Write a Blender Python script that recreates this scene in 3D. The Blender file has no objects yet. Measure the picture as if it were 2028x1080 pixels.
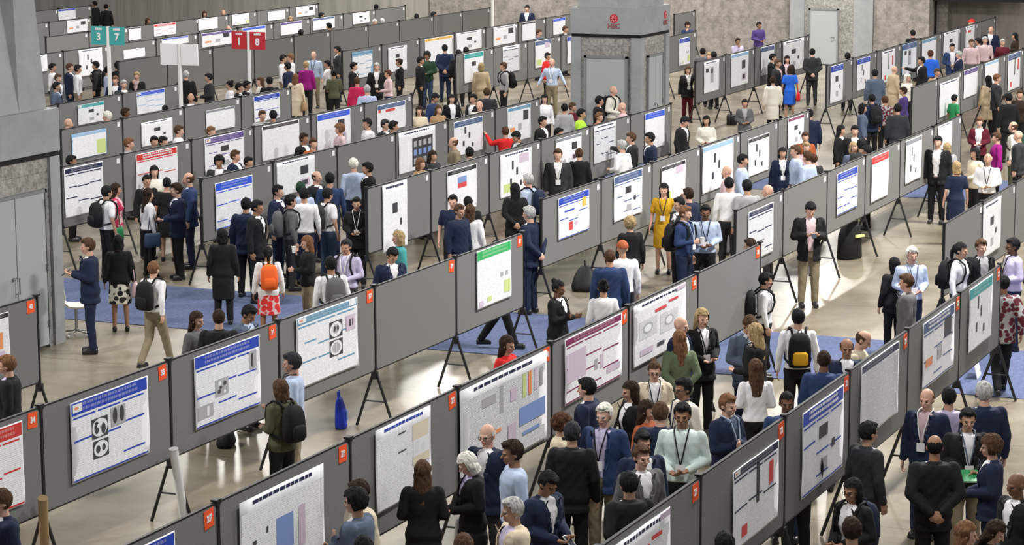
import bpy, math, random
import numpy as np
from mathutils import Vector, Matrix
R = random.Random(7)
D = bpy.data
SC = bpy.context.scene
COL = SC.collection

# ---------------------------------------------------------------- camera, world, lights, exposure
S = 0.95
FPX, PITCH, ROLL, YAW, HC = 4896.1, 0.1690787, -0.00298251, 0.4069217, 8.18579387 * S
TOP = 2.07293203 * S          # height of the board tops
PH = 1.24 * S                 # board panel height
_fx, _fy = math.cos(YAW), math.sin(YAW)
F = np.array([_fx * math.cos(PITCH), _fy * math.cos(PITCH), -math.sin(PITCH)])
_r = np.array([_fy, -_fx, 0.0]); _u = np.cross(_r, F)
RT = _r * math.cos(ROLL) + _u * math.sin(ROLL)
UP = -_r * math.sin(ROLL) + _u * math.cos(ROLL)
cam = D.cameras.new('camera'); camo = D.objects.new('camera', cam); COL.objects.link(camo)
cam.sensor_fit = 'HORIZONTAL'; cam.sensor_width = 36.0; cam.lens = 36.0 * FPX / 2028.0; cam.clip_end = 400
camo.matrix_world = Matrix(((RT[0], UP[0], -F[0], 0), (RT[1], UP[1], -F[1], 0), (RT[2], UP[2], -F[2], HC), (0, 0, 0, 1)))
SC.camera = camo
SC.view_settings.view_transform = 'Standard'; SC.view_settings.look = 'None'
SC.view_settings.gamma = 1.0; SC.view_settings.exposure = 0.0; SC.view_settings.use_curve_mapping = False
w = D.worlds.new('hall'); SC.world = w; w.use_nodes = True
w.node_tree.nodes['Background'].inputs[0].default_value = (0.80, 0.83, 0.88, 1)
w.node_tree.nodes['Background'].inputs[1].default_value = 0.31
def lamp(x, y, z, sx, sy, power, col=(1, 0.97, 0.92), rot=(0, 0, 0)):
    l = D.lights.new('hall_light', 'AREA'); l.shape = 'RECTANGLE'; l.size = sx; l.size_y = sy; l.energy = power; l.color = col
    o = D.objects.new('hall_light', l); COL.objects.link(o); o.location = (x, y, z); o.rotation_euler = rot
    return o
for ly, ps in ((-5.0, (500, 500, 500, 500, 500)), (6.3, (900, 3300, 3900, 2400, 2000)), (24.0, (2600, 1000, 900, 1700, 2400)), (38.0, (600, 700, 1000, 1900, 2800))):
    for lx, pw_ in zip((20, 36, 50, 66, 82), ps):
        lamp(lx, ly, 12.5, 2.4, 1.2, pw_)

def ray(x, y):
    return F + RT * (x - 1014) / FPX + UP * (540 - y) / FPX
def on_z(x, y, z):            # a pixel of the photograph met with a horizontal plane
    d = ray(x, y); t = (z - HC) / d[2]
    return d[0] * t, d[1] * t
def on_y(x, y, Y):            # ... and with a row's vertical plane: (X, Z)
    d = ray(x, y); t = Y / d[1]
    return d[0] * t, HC + d[2] * t
def px(X, Y, Z):
    v = np.array([X, Y, Z - HC]); z = v @ F
    return 1014 + FPX * (v @ RT) / z, 540 - FPX * (v @ UP) / z

# ---------------------------------------------------------------- materials
PAL = dict(black=(.010, .010, .012), charcoal=(.028, .029, .033), grey=(.11, .11, .115), lightgrey=(.34, .34, .35),
    white=(.78, .78, .80), offwhite=(.68, .65, .58), cream=(.62, .54, .40), beige=(.46, .36, .24), tan=(.33, .21, .11),
    khaki=(.24, .20, .13), brown=(.075, .040, .022), darkbrown=(.028, .016, .011), navy=(.012, .019, .048), blue=(.022, .042, .115), brightblue=(.02, .12, .62),
    lightblue=(.42, .50, .67), denim=(.045, .075, .14), slate=(.085, .11, .165), teal=(.06, .30, .30), green=(.03, .26, .09), darkgreen=(.02, .05, .03),
    olive=(.075, .078, .045), sage=(.13, .17, .10), lime=(.42, .75, .05), red=(.60, .02, .02), crimson=(.50, .02, .09), maroon=(.10, .008, .02),
    magenta=(.26, .01, .17), purple=(.06, .035, .16), lilac=(.52, .47, .66), pink=(.60, .44, .47), orange=(.78, .13, .025), mustard=(.62, .34, .02),
    rust=(.36, .09, .03), mint=(.58, .68, .64), yellow=(.8, .6, .05), gold=(.75, .45, .05), auburn=(.075, .032, .018), ginger=(.165, .080, .040), blond=(.34, .245, .125),
    silver=(.42, .42, .41), whitehair=(.72, .70, .64), skin1=(.60, .36, .27), skin2=(.47, .275, .19), skin3=(.31, .165, .10), skin4=(.17, .085, .05), skin5=(.085, .04, .023),
    paper=(.74, .75, .80), lip=(.32, .09, .07), hdrblue=(.02, .07, .40), steel=(.35, .36, .37))
MATS = {}
HAIRS = {}
def hairm(c):
    if c not in HAIRS:
        p = PAL[c]; HAIRS[c] = noisy('hair_' + c, tuple(x * .55 for x in p), tuple(min(1, x * 1.35 + .003) for x in p), scale=(1, 1, .35), nscale=42, rough=.75, bump=.5, detail=4); HAIRS[c].node_tree.nodes['Principled BSDF'].inputs['Specular IOR Level'].default_value = .12
    return HAIRS[c]
def mat(c, rough=0.8, name=None, metal=0.0):
    key = (c, rough, metal) if isinstance(c, str) else (tuple(c), rough, metal)
    if key in MATS: return MATS[key]
    col = PAL[c] if isinstance(c, str) else c
    m = D.materials.new(name or (c if isinstance(c, str) else 'paint')); m.use_nodes = True
    b = m.node_tree.nodes['Principled BSDF']
    b.inputs['Base Color'].default_value = (*col, 1); b.inputs['Roughness'].default_value = rough; b.inputs['Metallic'].default_value = metal
    b.inputs['Specular IOR Level'].default_value = 0.25 if rough > .5 else 0.5
    MATS[key] = m
    return m
def nt(m):
    t = m.node_tree; return t, t.nodes, t.links, t.nodes['Principled BSDF']
def pattern(name, c1, c2, scale=22, thr=.45, kind='voronoi'):
    if name in MATS: return MATS[name]
    m = D.materials.new(name); m.use_nodes = True; t, n, l, b = nt(m)
    tc = n.new('ShaderNodeTexCoord'); v = n.new('ShaderNodeTexVoronoi' if kind == 'voronoi' else 'ShaderNodeTexNoise'); v.inputs['Scale'].default_value = scale
    r = n.new('ShaderNodeValToRGB'); r.color_ramp.elements[0].position = thr; r.color_ramp.elements[1].position = thr + .05
    r.color_ramp.elements[0].color = (*PAL[c1], 1); r.color_ramp.elements[1].color = (*PAL[c2], 1)
    l.new(tc.outputs['Object'], v.inputs['Vector']); l.new(v.outputs[0], r.inputs[0]); l.new(r.outputs[0], b.inputs['Base Color'])
    b.inputs['Roughness'].default_value = .85; MATS[name] = m
    return m
def noisy(name, c1, c2, scale=(1, 1, 1), rough=.5, bump=0.0, detail=6, nscale=1.0, lo=.35, hi=.65):
    m = D.materials.new(name); m.use_nodes = True; t, n, l, b = nt(m)
    tc = n.new('ShaderNodeTexCoord'); mp = n.new('ShaderNodeMapping'); mp.inputs['Scale'].default_value = scale
    v = n.new('ShaderNodeTexNoise'); v.inputs['Scale'].default_value = nscale; v.inputs['Detail'].default_value = detail; v.inputs['Roughness'].default_value = .65
    r = n.new('ShaderNodeValToRGB'); r.color_ramp.elements[0].position = lo; r.color_ramp.elements[1].position = hi
    r.color_ramp.elements[0].color = (*c1, 1); r.color_ramp.elements[1].color = (*c2, 1)
    l.new(tc.outputs['Object'], mp.inputs[0]); l.new(mp.outputs[0], v.inputs['Vector']); l.new(v.outputs[0], r.inputs[0]); l.new(r.outputs[0], b.inputs['Base Color'])
    b.inputs['Roughness'].default_value = rough
    if bump:
        bp = n.new('ShaderNodeBump'); bp.inputs['Strength'].default_value = bump; bp.inputs['Distance'].default_value = .02
        l.new(v.outputs[0], bp.inputs['Height']); l.new(bp.outputs[0], b.inputs['Normal'])
    return m
def floor_mat():
    m = D.materials.new('polished_concrete'); m.use_nodes = True; t, n, l, b = nt(m)
    tc = n.new('ShaderNodeTexCoord')
    a = n.new('ShaderNodeTexNoise'); a.inputs['Scale'].default_value = .55; a.inputs['Detail'].default_value = 9; a.inputs['Roughness'].default_value = .62
    c = n.new('ShaderNodeTexNoise'); c.inputs['Scale'].default_value = 5; c.inputs['Detail'].default_value = 8
    r = n.new('ShaderNodeValToRGB'); e = r.color_ramp.elements; e[0].position = .36; e[1].position = .66
    e[0].color = (.150, .122, .080, 1); e[1].color = (.300, .266, .200, 1)
    r2 = n.new('ShaderNodeValToRGB'); r2.color_ramp.elements[0].color = (.82, .82, .82, 1); r2.color_ramp.elements[1].color = (1.1, 1.1, 1.1, 1)
    mx = n.new('ShaderNodeMix'); mx.data_type = 'RGBA'; mx.blend_type = 'MULTIPLY'; mx.inputs[0].default_value = 1
    br = n.new('ShaderNodeTexBrick'); br.offset = 0; br.inputs['Scale'].default_value = 1; br.inputs['Mortar Size'].default_value = .012
    br.inputs['Brick Width'].default_value = 4.55; br.inputs['Row Height'].default_value = 4.55
    br.inputs['Color1'].default_value = br.inputs['Color2'].default_value = (1, 1, 1, 1); br.inputs['Mortar'].default_value = (.45, .42, .38, 1)
    m2 = n.new('ShaderNodeMix'); m2.data_type = 'RGBA'; m2.blend_type = 'MULTIPLY'; m2.inputs[0].default_value = 1
    l.new(tc.outputs['Object'], a.inputs['Vector']); l.new(tc.outputs['Object'], c.inputs['Vector']); l.new(tc.outputs['Object'], br.inputs['Vector'])
    l.new(a.outputs[0], r.inputs[0]); l.new(c.outputs[0], r2.inputs[0]); l.new(r.outputs[0], mx.inputs[6]); l.new(r2.outputs[0], mx.inputs[7])
    l.new(mx.outputs[2], m2.inputs[6]); l.new(br.outputs[0], m2.inputs[7]); l.new(m2.outputs[2], b.inputs['Base Color'])
    b.inputs['Roughness'].default_value = .28
    bp = n.new('ShaderNodeBump'); bp.inputs['Strength'].default_value = .06; bp.inputs['Distance'].default_value = .02
    l.new(a.outputs[0], bp.inputs['Height']); l.new(bp.outputs[0], b.inputs['Normal'])
    return m
def block_mat(name, c1, c2, bw=.8, rh=.4, mortar=(.2, .19, .17), nsc=9, bump=.7, bscale=1.0):
    m = D.materials.new(name); m.use_nodes = True; t, n, l, b = nt(m)
    tc = n.new('ShaderNodeTexCoord'); sx = n.new('ShaderNodeSeparateXYZ'); cx = n.new('ShaderNodeCombineXYZ')
    ad = n.new('ShaderNodeMath'); l.new(tc.outputs['Object'], sx.inputs[0]); l.new(sx.outputs[0], ad.inputs[0]); l.new(sx.outputs[1], ad.inputs[1])
    l.new(ad.outputs[0], cx.inputs[0]); l.new(sx.outputs[2], cx.inputs[1])
    br = n.new('ShaderNodeTexBrick'); br.inputs['Scale'].default_value = bscale; br.inputs['Brick Width'].default_value = bw; br.inputs['Row Height'].default_value = rh
    br.inputs['Mortar Size'].default_value = .006; br.inputs['Color1'].default_value = (1, 1, 1, 1); br.inputs['Color2'].default_value = (.88, .88, .88, 1); br.inputs['Mortar'].default_value = (.62, .6, .58, 1)
    v = n.new('ShaderNodeTexNoise'); v.inputs['Scale'].default_value = nsc; v.inputs['Detail'].default_value = 7; v.inputs['Roughness'].default_value = .7
    r = n.new('ShaderNodeValToRGB'); r.color_ramp.elements[0].position = .36; r.color_ramp.elements[1].position = .64
    r.color_ramp.elements[0].color = (*c1, 1); r.color_ramp.elements[1].color = (*c2, 1)
    mx = n.new('ShaderNodeMix'); mx.data_type = 'RGBA'; mx.blend_type = 'MULTIPLY'; mx.inputs[0].default_value = 1
    l.new(cx.outputs[0], br.inputs['Vector']); l.new(tc.outputs['Object'], v.inputs['Vector']); l.new(v.outputs[0], r.inputs[0])
    l.new(r.outputs[0], mx.inputs[6]); l.new(br.outputs[0], mx.inputs[7]); l.new(mx.outputs[2], b.inputs['Base Color'])
    bp = n.new('ShaderNodeBump'); bp.inputs['Strength'].default_value = bump; bp.inputs['Distance'].default_value = .03
    l.new(v.outputs[0], bp.inputs['Height']); l.new(bp.outputs[0], b.inputs['Normal']); b.inputs['Roughness'].default_value = .85
    return m
def text_mat(name, ink, period=.022, fill=.5, dens=.45, sheet=(.74, .75, .80)):
    """printed lines of small type: stripes along object Z broken into words by noise (mesh local x = along, z = up)"""
    if name in MATS: return MATS[name]
    m = D.materials.new(name); m.use_nodes = True; t, n, l, b = nt(m)
    tc = n.new('ShaderNodeTexCoord'); sx = n.new('ShaderNodeSeparateXYZ'); l.new(tc.outputs['Object'], sx.inputs[0])
    dv = n.new('ShaderNodeMath'); dv.operation = 'DIVIDE'; dv.inputs[1].default_value = period; l.new(sx.outputs[2], dv.inputs[0])
    fr = n.new('ShaderNodeMath'); fr.operation = 'FRACT'; l.new(dv.outputs[0], fr.inputs[0])
    gt = n.new('ShaderNodeMath'); gt.operation = 'LESS_THAN'; gt.inputs[1].default_value = fill; l.new(fr.outputs[0], gt.inputs[0])
    fl = n.new('ShaderNodeMath'); fl.operation = 'FLOOR'; l.new(dv.outputs[0], fl.inputs[0])
    cx = n.new('ShaderNodeCombineXYZ'); mu = n.new('ShaderNodeMath'); mu.operation = 'MULTIPLY'; mu.inputs[1].default_value = 1.6 / period; l.new(sx.outputs[0], mu.inputs[0])
    l.new(mu.outputs[0], cx.inputs[0]); m3 = n.new('ShaderNodeMath'); m3.operation = 'MULTIPLY'; m3.inputs[1].default_value = 7.3; l.new(fl.outputs[0], m3.inputs[0]); l.new(m3.outputs[0], cx.inputs[1])
    v = n.new('ShaderNodeTexNoise'); v.inputs['Scale'].default_value = 1; v.inputs['Detail'].default_value = 3; l.new(cx.outputs[0], v.inputs['Vector'])
    g2 = n.new('ShaderNodeMath'); g2.operation = 'GREATER_THAN'; g2.inputs[1].default_value = dens; l.new(v.outputs[0], g2.inputs[0])
    an = n.new('ShaderNodeMath'); an.operation = 'MULTIPLY'; l.new(gt.outputs[0], an.inputs[0]); l.new(g2.outputs[0], an.inputs[1])
    mx = n.new('ShaderNodeMix'); mx.data_type = 'RGBA'; l.new(an.outputs[0], mx.inputs[0]); mx.inputs[6].default_value = (*sheet, 1); mx.inputs[7].default_value = (*ink, 1)
    l.new(mx.outputs[2], b.inputs['Base Color']); b.inputs['Roughness'].default_value = .55; MATS[name] = m
    return m

# ---------------------------------------------------------------- mesh helpers
def new_mesh(name, verts, faces, mats, fm=None, smooth=False):
    me = D.meshes.new(name); me.from_pydata([tuple(map(float, v)) for v in verts], [], [tuple(f) for f in faces])
    for m in mats: me.materials.append(m)
    if fm is not None: me.polygons.foreach_set('material_index', np.array(fm, dtype=np.int32))
    if smooth: me.polygons.foreach_set('use_smooth', np.ones(len(me.polygons), dtype=bool))
    me.update(); return me
def link(name, me, parent=None, loc=(0, 0, 0), rot=(0, 0, 0)):
    o = D.objects.new(name, me); COL.objects.link(o); o.location = loc; o.rotation_euler = rot
    if parent: o.parent = parent
    return o
def empty(name, loc, rz=0.0):
    o = D.objects.new(name, None); COL.objects.link(o); o.location = loc; o.rotation_euler = (0, 0, rz); o.empty_display_size = .1
    return o
LABELS = {}
def tag(o, label, cat, group=None):
    o['label'] = label; o['category'] = cat; LABELS.setdefault(label, []).append(o.name)
    if group: o['group'] = group
    return o
class MB:
    def __init__(s): s.v = []; s.f = []; s.m = []
    def add(s, vs, fs, mi=0):
        k = len(s.v); s.v += [tuple(map(float, a)) for a in vs]; s.f += [tuple(i + k for i in f) for f in fs]; s.m += [mi] * len(fs); return s
    def box(s, x0, y0, z0, x1, y1, z1, mi=0, M=None):
        vs = [(x, y, z) for z in (z0, z1) for y in (y0, y1) for x in (x0, x1)]
        if M is not None: vs = [tuple(M @ Vector(v)) for v in vs]
        return s.add(vs, [(0, 2, 3, 1), (4, 5, 7, 6), (0, 1, 5, 4), (2, 6, 7, 3), (0, 4, 6, 2), (1, 3, 7, 5)], mi)
    def tube(s, pts, r, n=8, mi=0, caps=True):
        pts = [Vector(p) for p in pts]; rs = r if isinstance(r, (list, tuple)) else [r] * len(pts)
        vs = []; fs = []
        for i, p in enumerate(pts):
            d = (pts[min(i + 1, len(pts) - 1)] - pts[max(i - 1, 0)]).normalized()
            a = d.orthogonal().normalized() if i == 0 else (a - d * a.dot(d)).normalized()
            b = d.cross(a)
            for j in range(n):
                t = 2 * math.pi * j / n; vs.append(p + (a * math.cos(t) + b * math.sin(t)) * rs[i])
        for i in range(len(pts) - 1):
            for j in range(n): fs.append((i * n + j, i * n + (j + 1) % n, (i + 1) * n + (j + 1) % n, (i + 1) * n + j))
        if caps: fs.append(tuple(reversed(range(n)))); fs.append(tuple((len(pts) - 1) * n + j for j in range(n)))
        return s.add(vs, fs, mi)
    def loft(s, rings, n=16, mi=0, caps=True, pw=2.0):
        """rings: (cx, cy, cz, rx, ry) horizontal super-ellipses"""
        vs = []; fs = []
        for (cx, cy, cz, rx, ry) in rings:
            for j in range(n):
                t = 2 * math.pi * j / n; c, q = math.cos(t), math.sin(t)
                vs.append((cx + rx * math.copysign(abs(c) ** (2 / pw), c), cy + ry * math.copysign(abs(q) ** (2 / pw), q), cz))
        for i in range(len(rings) - 1):
            for j in range(n): fs.append((i * n + j, i * n + (j + 1) % n, (i + 1) * n + (j + 1) % n, (i + 1) * n + j))
        if caps: fs.append(tuple(reversed(range(n)))); fs.append(tuple((len(rings) - 1) * n + j for j in range(n)))
        return s.add(vs, fs, mi)
    def ell(s, c, r, M=None, n=14, k=9, mi=0):
        vs = []; fs = []; c = Vector(c)
        for i in range(1, k):
            ph = math.pi * i / k
            for j in range(n):
                t = 2 * math.pi * j / n
                v = Vector((r[0] * math.sin(ph) * math.cos(t), r[1] * math.sin(ph) * math.sin(t), -r[2] * math.cos(ph)))
                vs.append(c + (M @ v if M is not None else v))
        lo = Vector((0, 0, -r[2])); hi = Vector((0, 0, r[2])); b = len(vs)
        vs += [c + (M @ lo if M is not None else lo), c + (M @ hi if M is not None else hi)]
        for i in range(k - 2):
            for j in range(n): fs.append((i * n + j, i * n + (j + 1) % n, (i + 1) * n + (j + 1) % n, (i + 1) * n + j))
        for j in range(n): fs.append((b, (j + 1) % n, j)); fs.append((b + 1, (k - 2) * n + j, (k - 2) * n + (j + 1) % n))
        return s.add(vs, fs, mi)
    def cone(s, p0, r0, p1, r1, n=12, mi=0):
        """tapered limb with rounded ends"""
        p0, p1 = Vector(p0), Vector(p1); d = (p1 - p0); L = max(d.length, 1e-4); d = d / L
        pts = []; rs = []
        for a in (80, 55, 28): pts.append(p0 - d * r0 * math.sin(math.radians(a))); rs.append(r0 * math.cos(math.radians(a)))
        pts += [p0, p0.lerp(p1, .5), p1]; rs += [r0, (r0 + r1) / 2, r1]
        for a in (28, 55, 80): pts.append(p1 + d * r1 * math.sin(math.radians(a))); rs.append(r1 * math.cos(math.radians(a)))
        return s.tube(pts, rs, n, mi)
    def mesh(s, name, mats, smooth=False): return new_mesh(name, s.v, s.f, mats, s.m, smooth)
    def obj(s, name, mats, parent=None, loc=(0, 0, 0), rot=(0, 0, 0), smooth=False):
        return link(name, s.mesh(name, mats if isinstance(mats, list) else [mats], smooth), parent, loc, rot)
def structure(o): o['kind'] = 'structure'; return o
def bevel(o, wdt, seg=2):
    m = o.modifiers.new('bevel', 'BEVEL'); m.width = wdt; m.segments = seg; m.limit_method = 'ANGLE'; return o

# ---------------------------------------------------------------- the hall
fl = MB().box(8, -25, -.2, 110, 75, 0).obj('floor', floor_mat()); structure(fl)
carpet = noisy('blue_carpet', (.048, .068, .150), (.090, .115, .215), nscale=14, rough=.95, detail=8)
for x0, x1, nm in ((36.5 * S, 40.1 * S, 'carpet_runner'), (57.4 * S, 61.2 * S, 'carpet_runner')):
    o = MB().box(x0, -20, 0.001, x1, 50, .012).obj(nm, carpet)
    tag(o, 'blue carpet runner crossing the concrete floor ' + ('just beyond the nearest block of boards' if x0 < 40 else 'at the cross aisle beside the central pillar'), 'carpet')
concrete = noisy('smooth_concrete', (.25, .262, .268), (.315, .325, .33), nscale=1.5, rough=.6, bump=.05)
block = block_mat('rough_block', (.19, .18, .165), (.42, .41, .385), nsc=12)
wallm = block_mat('split_face_wall', (.19, .172, .158), (.34, .31, .29), nsc=4, bump=.8, bw=1.6, rh=.8)
wallm2 = noisy('ribbed_wall', (.25, .24, .215), (.37, .35, .32), scale=(1.5, 1.5, .12), nscale=2.2, rough=.85, bump=.4)
dark_wall = noisy('dark_wall', (.16, .143, .135), (.225, .20, .19), scale=(1.2, 1.2, .2), nscale=2, rough=.85, bump=.3)
doorm = mat((.36, .385, .385), .45, 'grey_door_paint')
black = mat('black', .6); seal = mat((.006, .006, .006), .6, 'dark_joint')
WX = 93.5 * S
W = MB()
W.box(WX, 24.0 * S, 0, WX + .5, 36.5 * S, 9, 0); W.box(WX, 36.56 * S, 0, WX + .5, 44 * S, 9, 0)
W.box(WX, 44.06 * S, 0, WX + .5, 75, 9, 1); W.box(WX + .2, 30, 0, WX + .6, 75, 9, 2)
structure(W.obj('wall_back', [wallm, wallm2, seal]))
W2 = MB(); W2.box(WX, 23.0 * S, 0, WX + .5, 24.0 * S, 9, 0)
pier_y0, pier_y1 = on_y(0, 0, 1)[0] * 0 + 0, 0
def x_on_wall(pxx, Xw):      # Y where the pixel column meets the plane X = Xw
    d = ray(pxx, 60); return d[1] * Xw / d[0]
PX = 92.6 * S
yr = lambda v: x_on_wall(v, PX)
P = MB()
P.box(PX, yr(1592), 0, WX, yr(1564), 9, 0); P.box(PX + .06, yr(1690), 0, WX, yr(1592), 9, 1); P.box(PX, yr(1728), 0, WX, yr(1690), 9, 0)
structure(P.obj('trim_pier', [concrete, block]))
MB().box(PX + .1, yr(1838), 0, WX, yr(1728.5), 9).obj('wall_back_side', wallm)['kind'] = 'structure'
MB().box(WX + .9, -30, 0, WX + 1.3, yr(1800), 9).obj('wall_recess', dark_wall)['kind'] = 'structure'
MB().box(WX + .4, yr(1838) - .4, 0, WX + .9, yr(1838), 9).obj('wall_return', wallm)['kind'] = 'structure'
bz = HC + (ray(1930, 3)[2]) * (WX - .2) / ray(1930, 3)[0]
MB().box(WX - .3, yr(2018), bz, WX + .3, yr(1840), 9).obj('trim_lintel', seal)['kind'] = 'structure'
def door(n, x, ya, yb, z1, knobs=True):
    dd = empty('door_%d' % n, (x, (ya + yb) / 2, 0)); dd['kind'] = 'structure'; h = abs(yb - ya) / 2
    MB().box(-.05, -h, 0.02, 0, h, z1).obj('door_leaf', doorm, dd)
    f = MB(); f.box(-.07, -h - .06, 0, .02, -h, z1 + .06); f.box(-.07, h, 0, .02, h + .06, z1 + .06); f.box(-.07, -h - .06, z1, .02, h + .06, z1 + .06); f.obj('door_frame', mat((.2, .21, .21), .6, 'door_frame_paint'), dd)
    hn = MB(); hn.tube([(-.05, -h + .1, 1.0), (-.12, -h + .1, 1.0), (-.12, -h + .22, 1.0)], .012); hn.obj('door_handle', mat('steel', .3, metal=1), dd)
zt = HC + ray(1630, 20)[2] * PX / ray(1630, 20)[0]
door(1, PX, yr(1658), yr(1605), max(zt, 1.9))

def pillar(n, X0, X1, Y0, Y1):
    cb = 3.27 * S; sh = 3.98 * S
    m = MB(); e = .05
    # rough block core with smooth corner posts
    m.box(X0 + e, Y0 + e, 0, X1 - e, Y1 - e, cb - .08, 1)
    cw = .27
    for (a, b) in ((X0, Y0), (X1 - cw, Y0), (X0, Y1 - cw), (X1 - cw, Y1 - cw)): m.box(a, b, 0, a + cw, b + cw, cb - .08, 0)
    m.box(X0 + .012, Y0 + .012, cb - .075, X1 - .012, Y1 - .012, cb, 2)
    m.box(X0 - .01, Y0 - .01, cb, X1 + .01, Y1 + .01, sh, 0)
    o = structure(m.obj('pillar_base_%d' % n, [concrete, block, seal]))
    k = MB(); cx, cy = (X0 + X1) / 2, (Y0 + Y1) / 2; hx, hy = (X1 - X0) / 2, (Y1 - Y0) / 2
    # tapering shaft with wedge flutes cut into every side
    rings = []
    for z, ins, d, wf in ((sh, .13, 0, .04), (sh + 3.2, .30, .30, .20), (9.5, .36, .36, .26)):
        a = hx - ins; b = hy - ins; ring = []
        for sgx, sgy, L in ((0, -1, a), (1, 0, b), (0, 1, a), (-1, 0, b)):
            off = b if sgy else a
            for t, dd in ((-1, 0), (-.35 - wf, 0), (-.35 + wf * .2, d), (.35 - wf * .2, d), (.35 + wf, 0)):
                if sgy == -1: p = (t * L, -(off - dd))
                elif sgx == 1: p = ((off - dd), t * L)
                elif sgy == 1: p = (-t * L, (off - dd))
                else: p = (-(off - dd), -t * L)
                ring.append((cx + p[0], cy + p[1], z))
        rings.append(ring)
    N = 20
    vs = [v for r_ in rings for v in r_]; fs = [(i * N + j, i * N + (j + 1) % N, (i + 1) * N + (j + 1) % N, (i + 1) * N + j) for i in range(2) for j in range(N)]
    k.add(vs, fs, 0)
    structure(k.obj('pillar_shaft_%d' % n, [concrete]))
    return cb, sh
PY0, PY1 = 23.22 * S, 25.25 * S
pillar(1, 32.1 * S, 34.76 * S, PY0, PY1 + .4)
pillar(2, 62.7 * S, 65.0 * S, PY0, PY1)
door(2, 62.7 * S, 23.2 * S + .42, 25.25 * S - .45, 2.62 * S)
def side_door(n, Y, xa, xb, z1):
    dd = empty('door_%d' % n, ((xa + xb) / 2, Y, 0)); dd['kind'] = 'structure'; h = (xb - xa) / 2
    for sg in (-1, 1):
        MB().box(min(0, sg * h) + .01, -.04, .05, max(0, sg * h) - .01, 0, z1).obj('door_leaf', doorm, dd)
    f = MB(); f.box(-h - .05, -.05, 0, -h, .02, z1 + .05); f.box(h, -.05, 0, h + .05, .02, z1 + .05); f.box(-h - .05, -.05, z1, h + .05, .02, z1 + .05)
    for zz in (.35, 1.25, z1 - .2): f.box(h - .02, -.08, zz, h + .04, -.03, zz + .1)
    f.obj('door_frame', mat((.2, .21, .21), .6, 'door_frame_paint'), dd)
    q = MB().tube([(-.05, -.05, 1.25), (-.05, -.11, 1.25), (-.05, -.11, 1.0), (-.05, -.05, 1.0)], .012).ell((-.12, -.06, 1.24), (.03, .03, .03), n=10, k=6)
    q.obj('door_handle', mat('steel', .3, metal=1), dd)
xr = lambda v, y: on_y(v, y, PY0)[0]
side_door(3, PY0 + .03, xr(-30, 500), xr(92, 520), 2.62 * S)
side_door(4, PY0 + .03, 62.7 * S + .6, 65.0 * S - .55, 2.62 * S)
# emblem on the pillar's collar
def text_mesh(txt, size, name='text', bold=0.0):
    c = D.curves.new(name, 'FONT'); c.body = txt; c.size = size; c.extrude = .003; c.offset = bold; c.align_x = 'CENTER'; c.align_y = 'CENTER'
    t = D.objects.new('tmp', c); COL.objects.link(t)
    dg = bpy.context.evaluated_depsgraph_get(); me = D.meshes.new_from_object(t.evaluated_get(dg)); D.objects.remove(t); D.curves.remove(c)
    return me
for face in (0, 1):
    cz = 3.70 * S
    if face == 0: e = empty('wall_emblem', (62.7 * S - .012, x_on_wall(1216, 62.7 * S), cz), math.radians(-90))
    else: e = empty('wall_emblem', (on_y(1317, 30, PY0)[0], PY0 - .012, cz), 0)
    tag(e, 'round red emblem with letters beneath on the pillar collar, ' + ('broad side facing the hall' if face == 0 else 'narrow side at its right corner'), 'emblem')
    d = MB(); d.loft([(0, 0, -.012, .115, .115), (0, 0, 0, .115, .115)], n=24); o = d.obj('disc', mat((.45, .02, .03), .5, 'emblem_red'), e, rot=(math.radians(90), 0, 0))
    d = MB()
    for a in range(8):
        t = a * math.pi / 4; d.box(-.006, .03, .0, .006, .085, .004, M=Matrix.Rotation(t, 4, 'Z'))
    d.obj('disc_rays', mat((.75, .35, .35), .5, 'emblem_pink'), e, loc=(0, -.013, 0), rot=(math.radians(90), 0, 0))
    me = text_mesh('HBC', .17, 'letters', .004); me.materials.append(mat((.30, .08, .09), .5, 'emblem_letters'))
    link('letters', me, e, (0, -.008, -.2), (math.radians(90), 0, 0))

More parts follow.
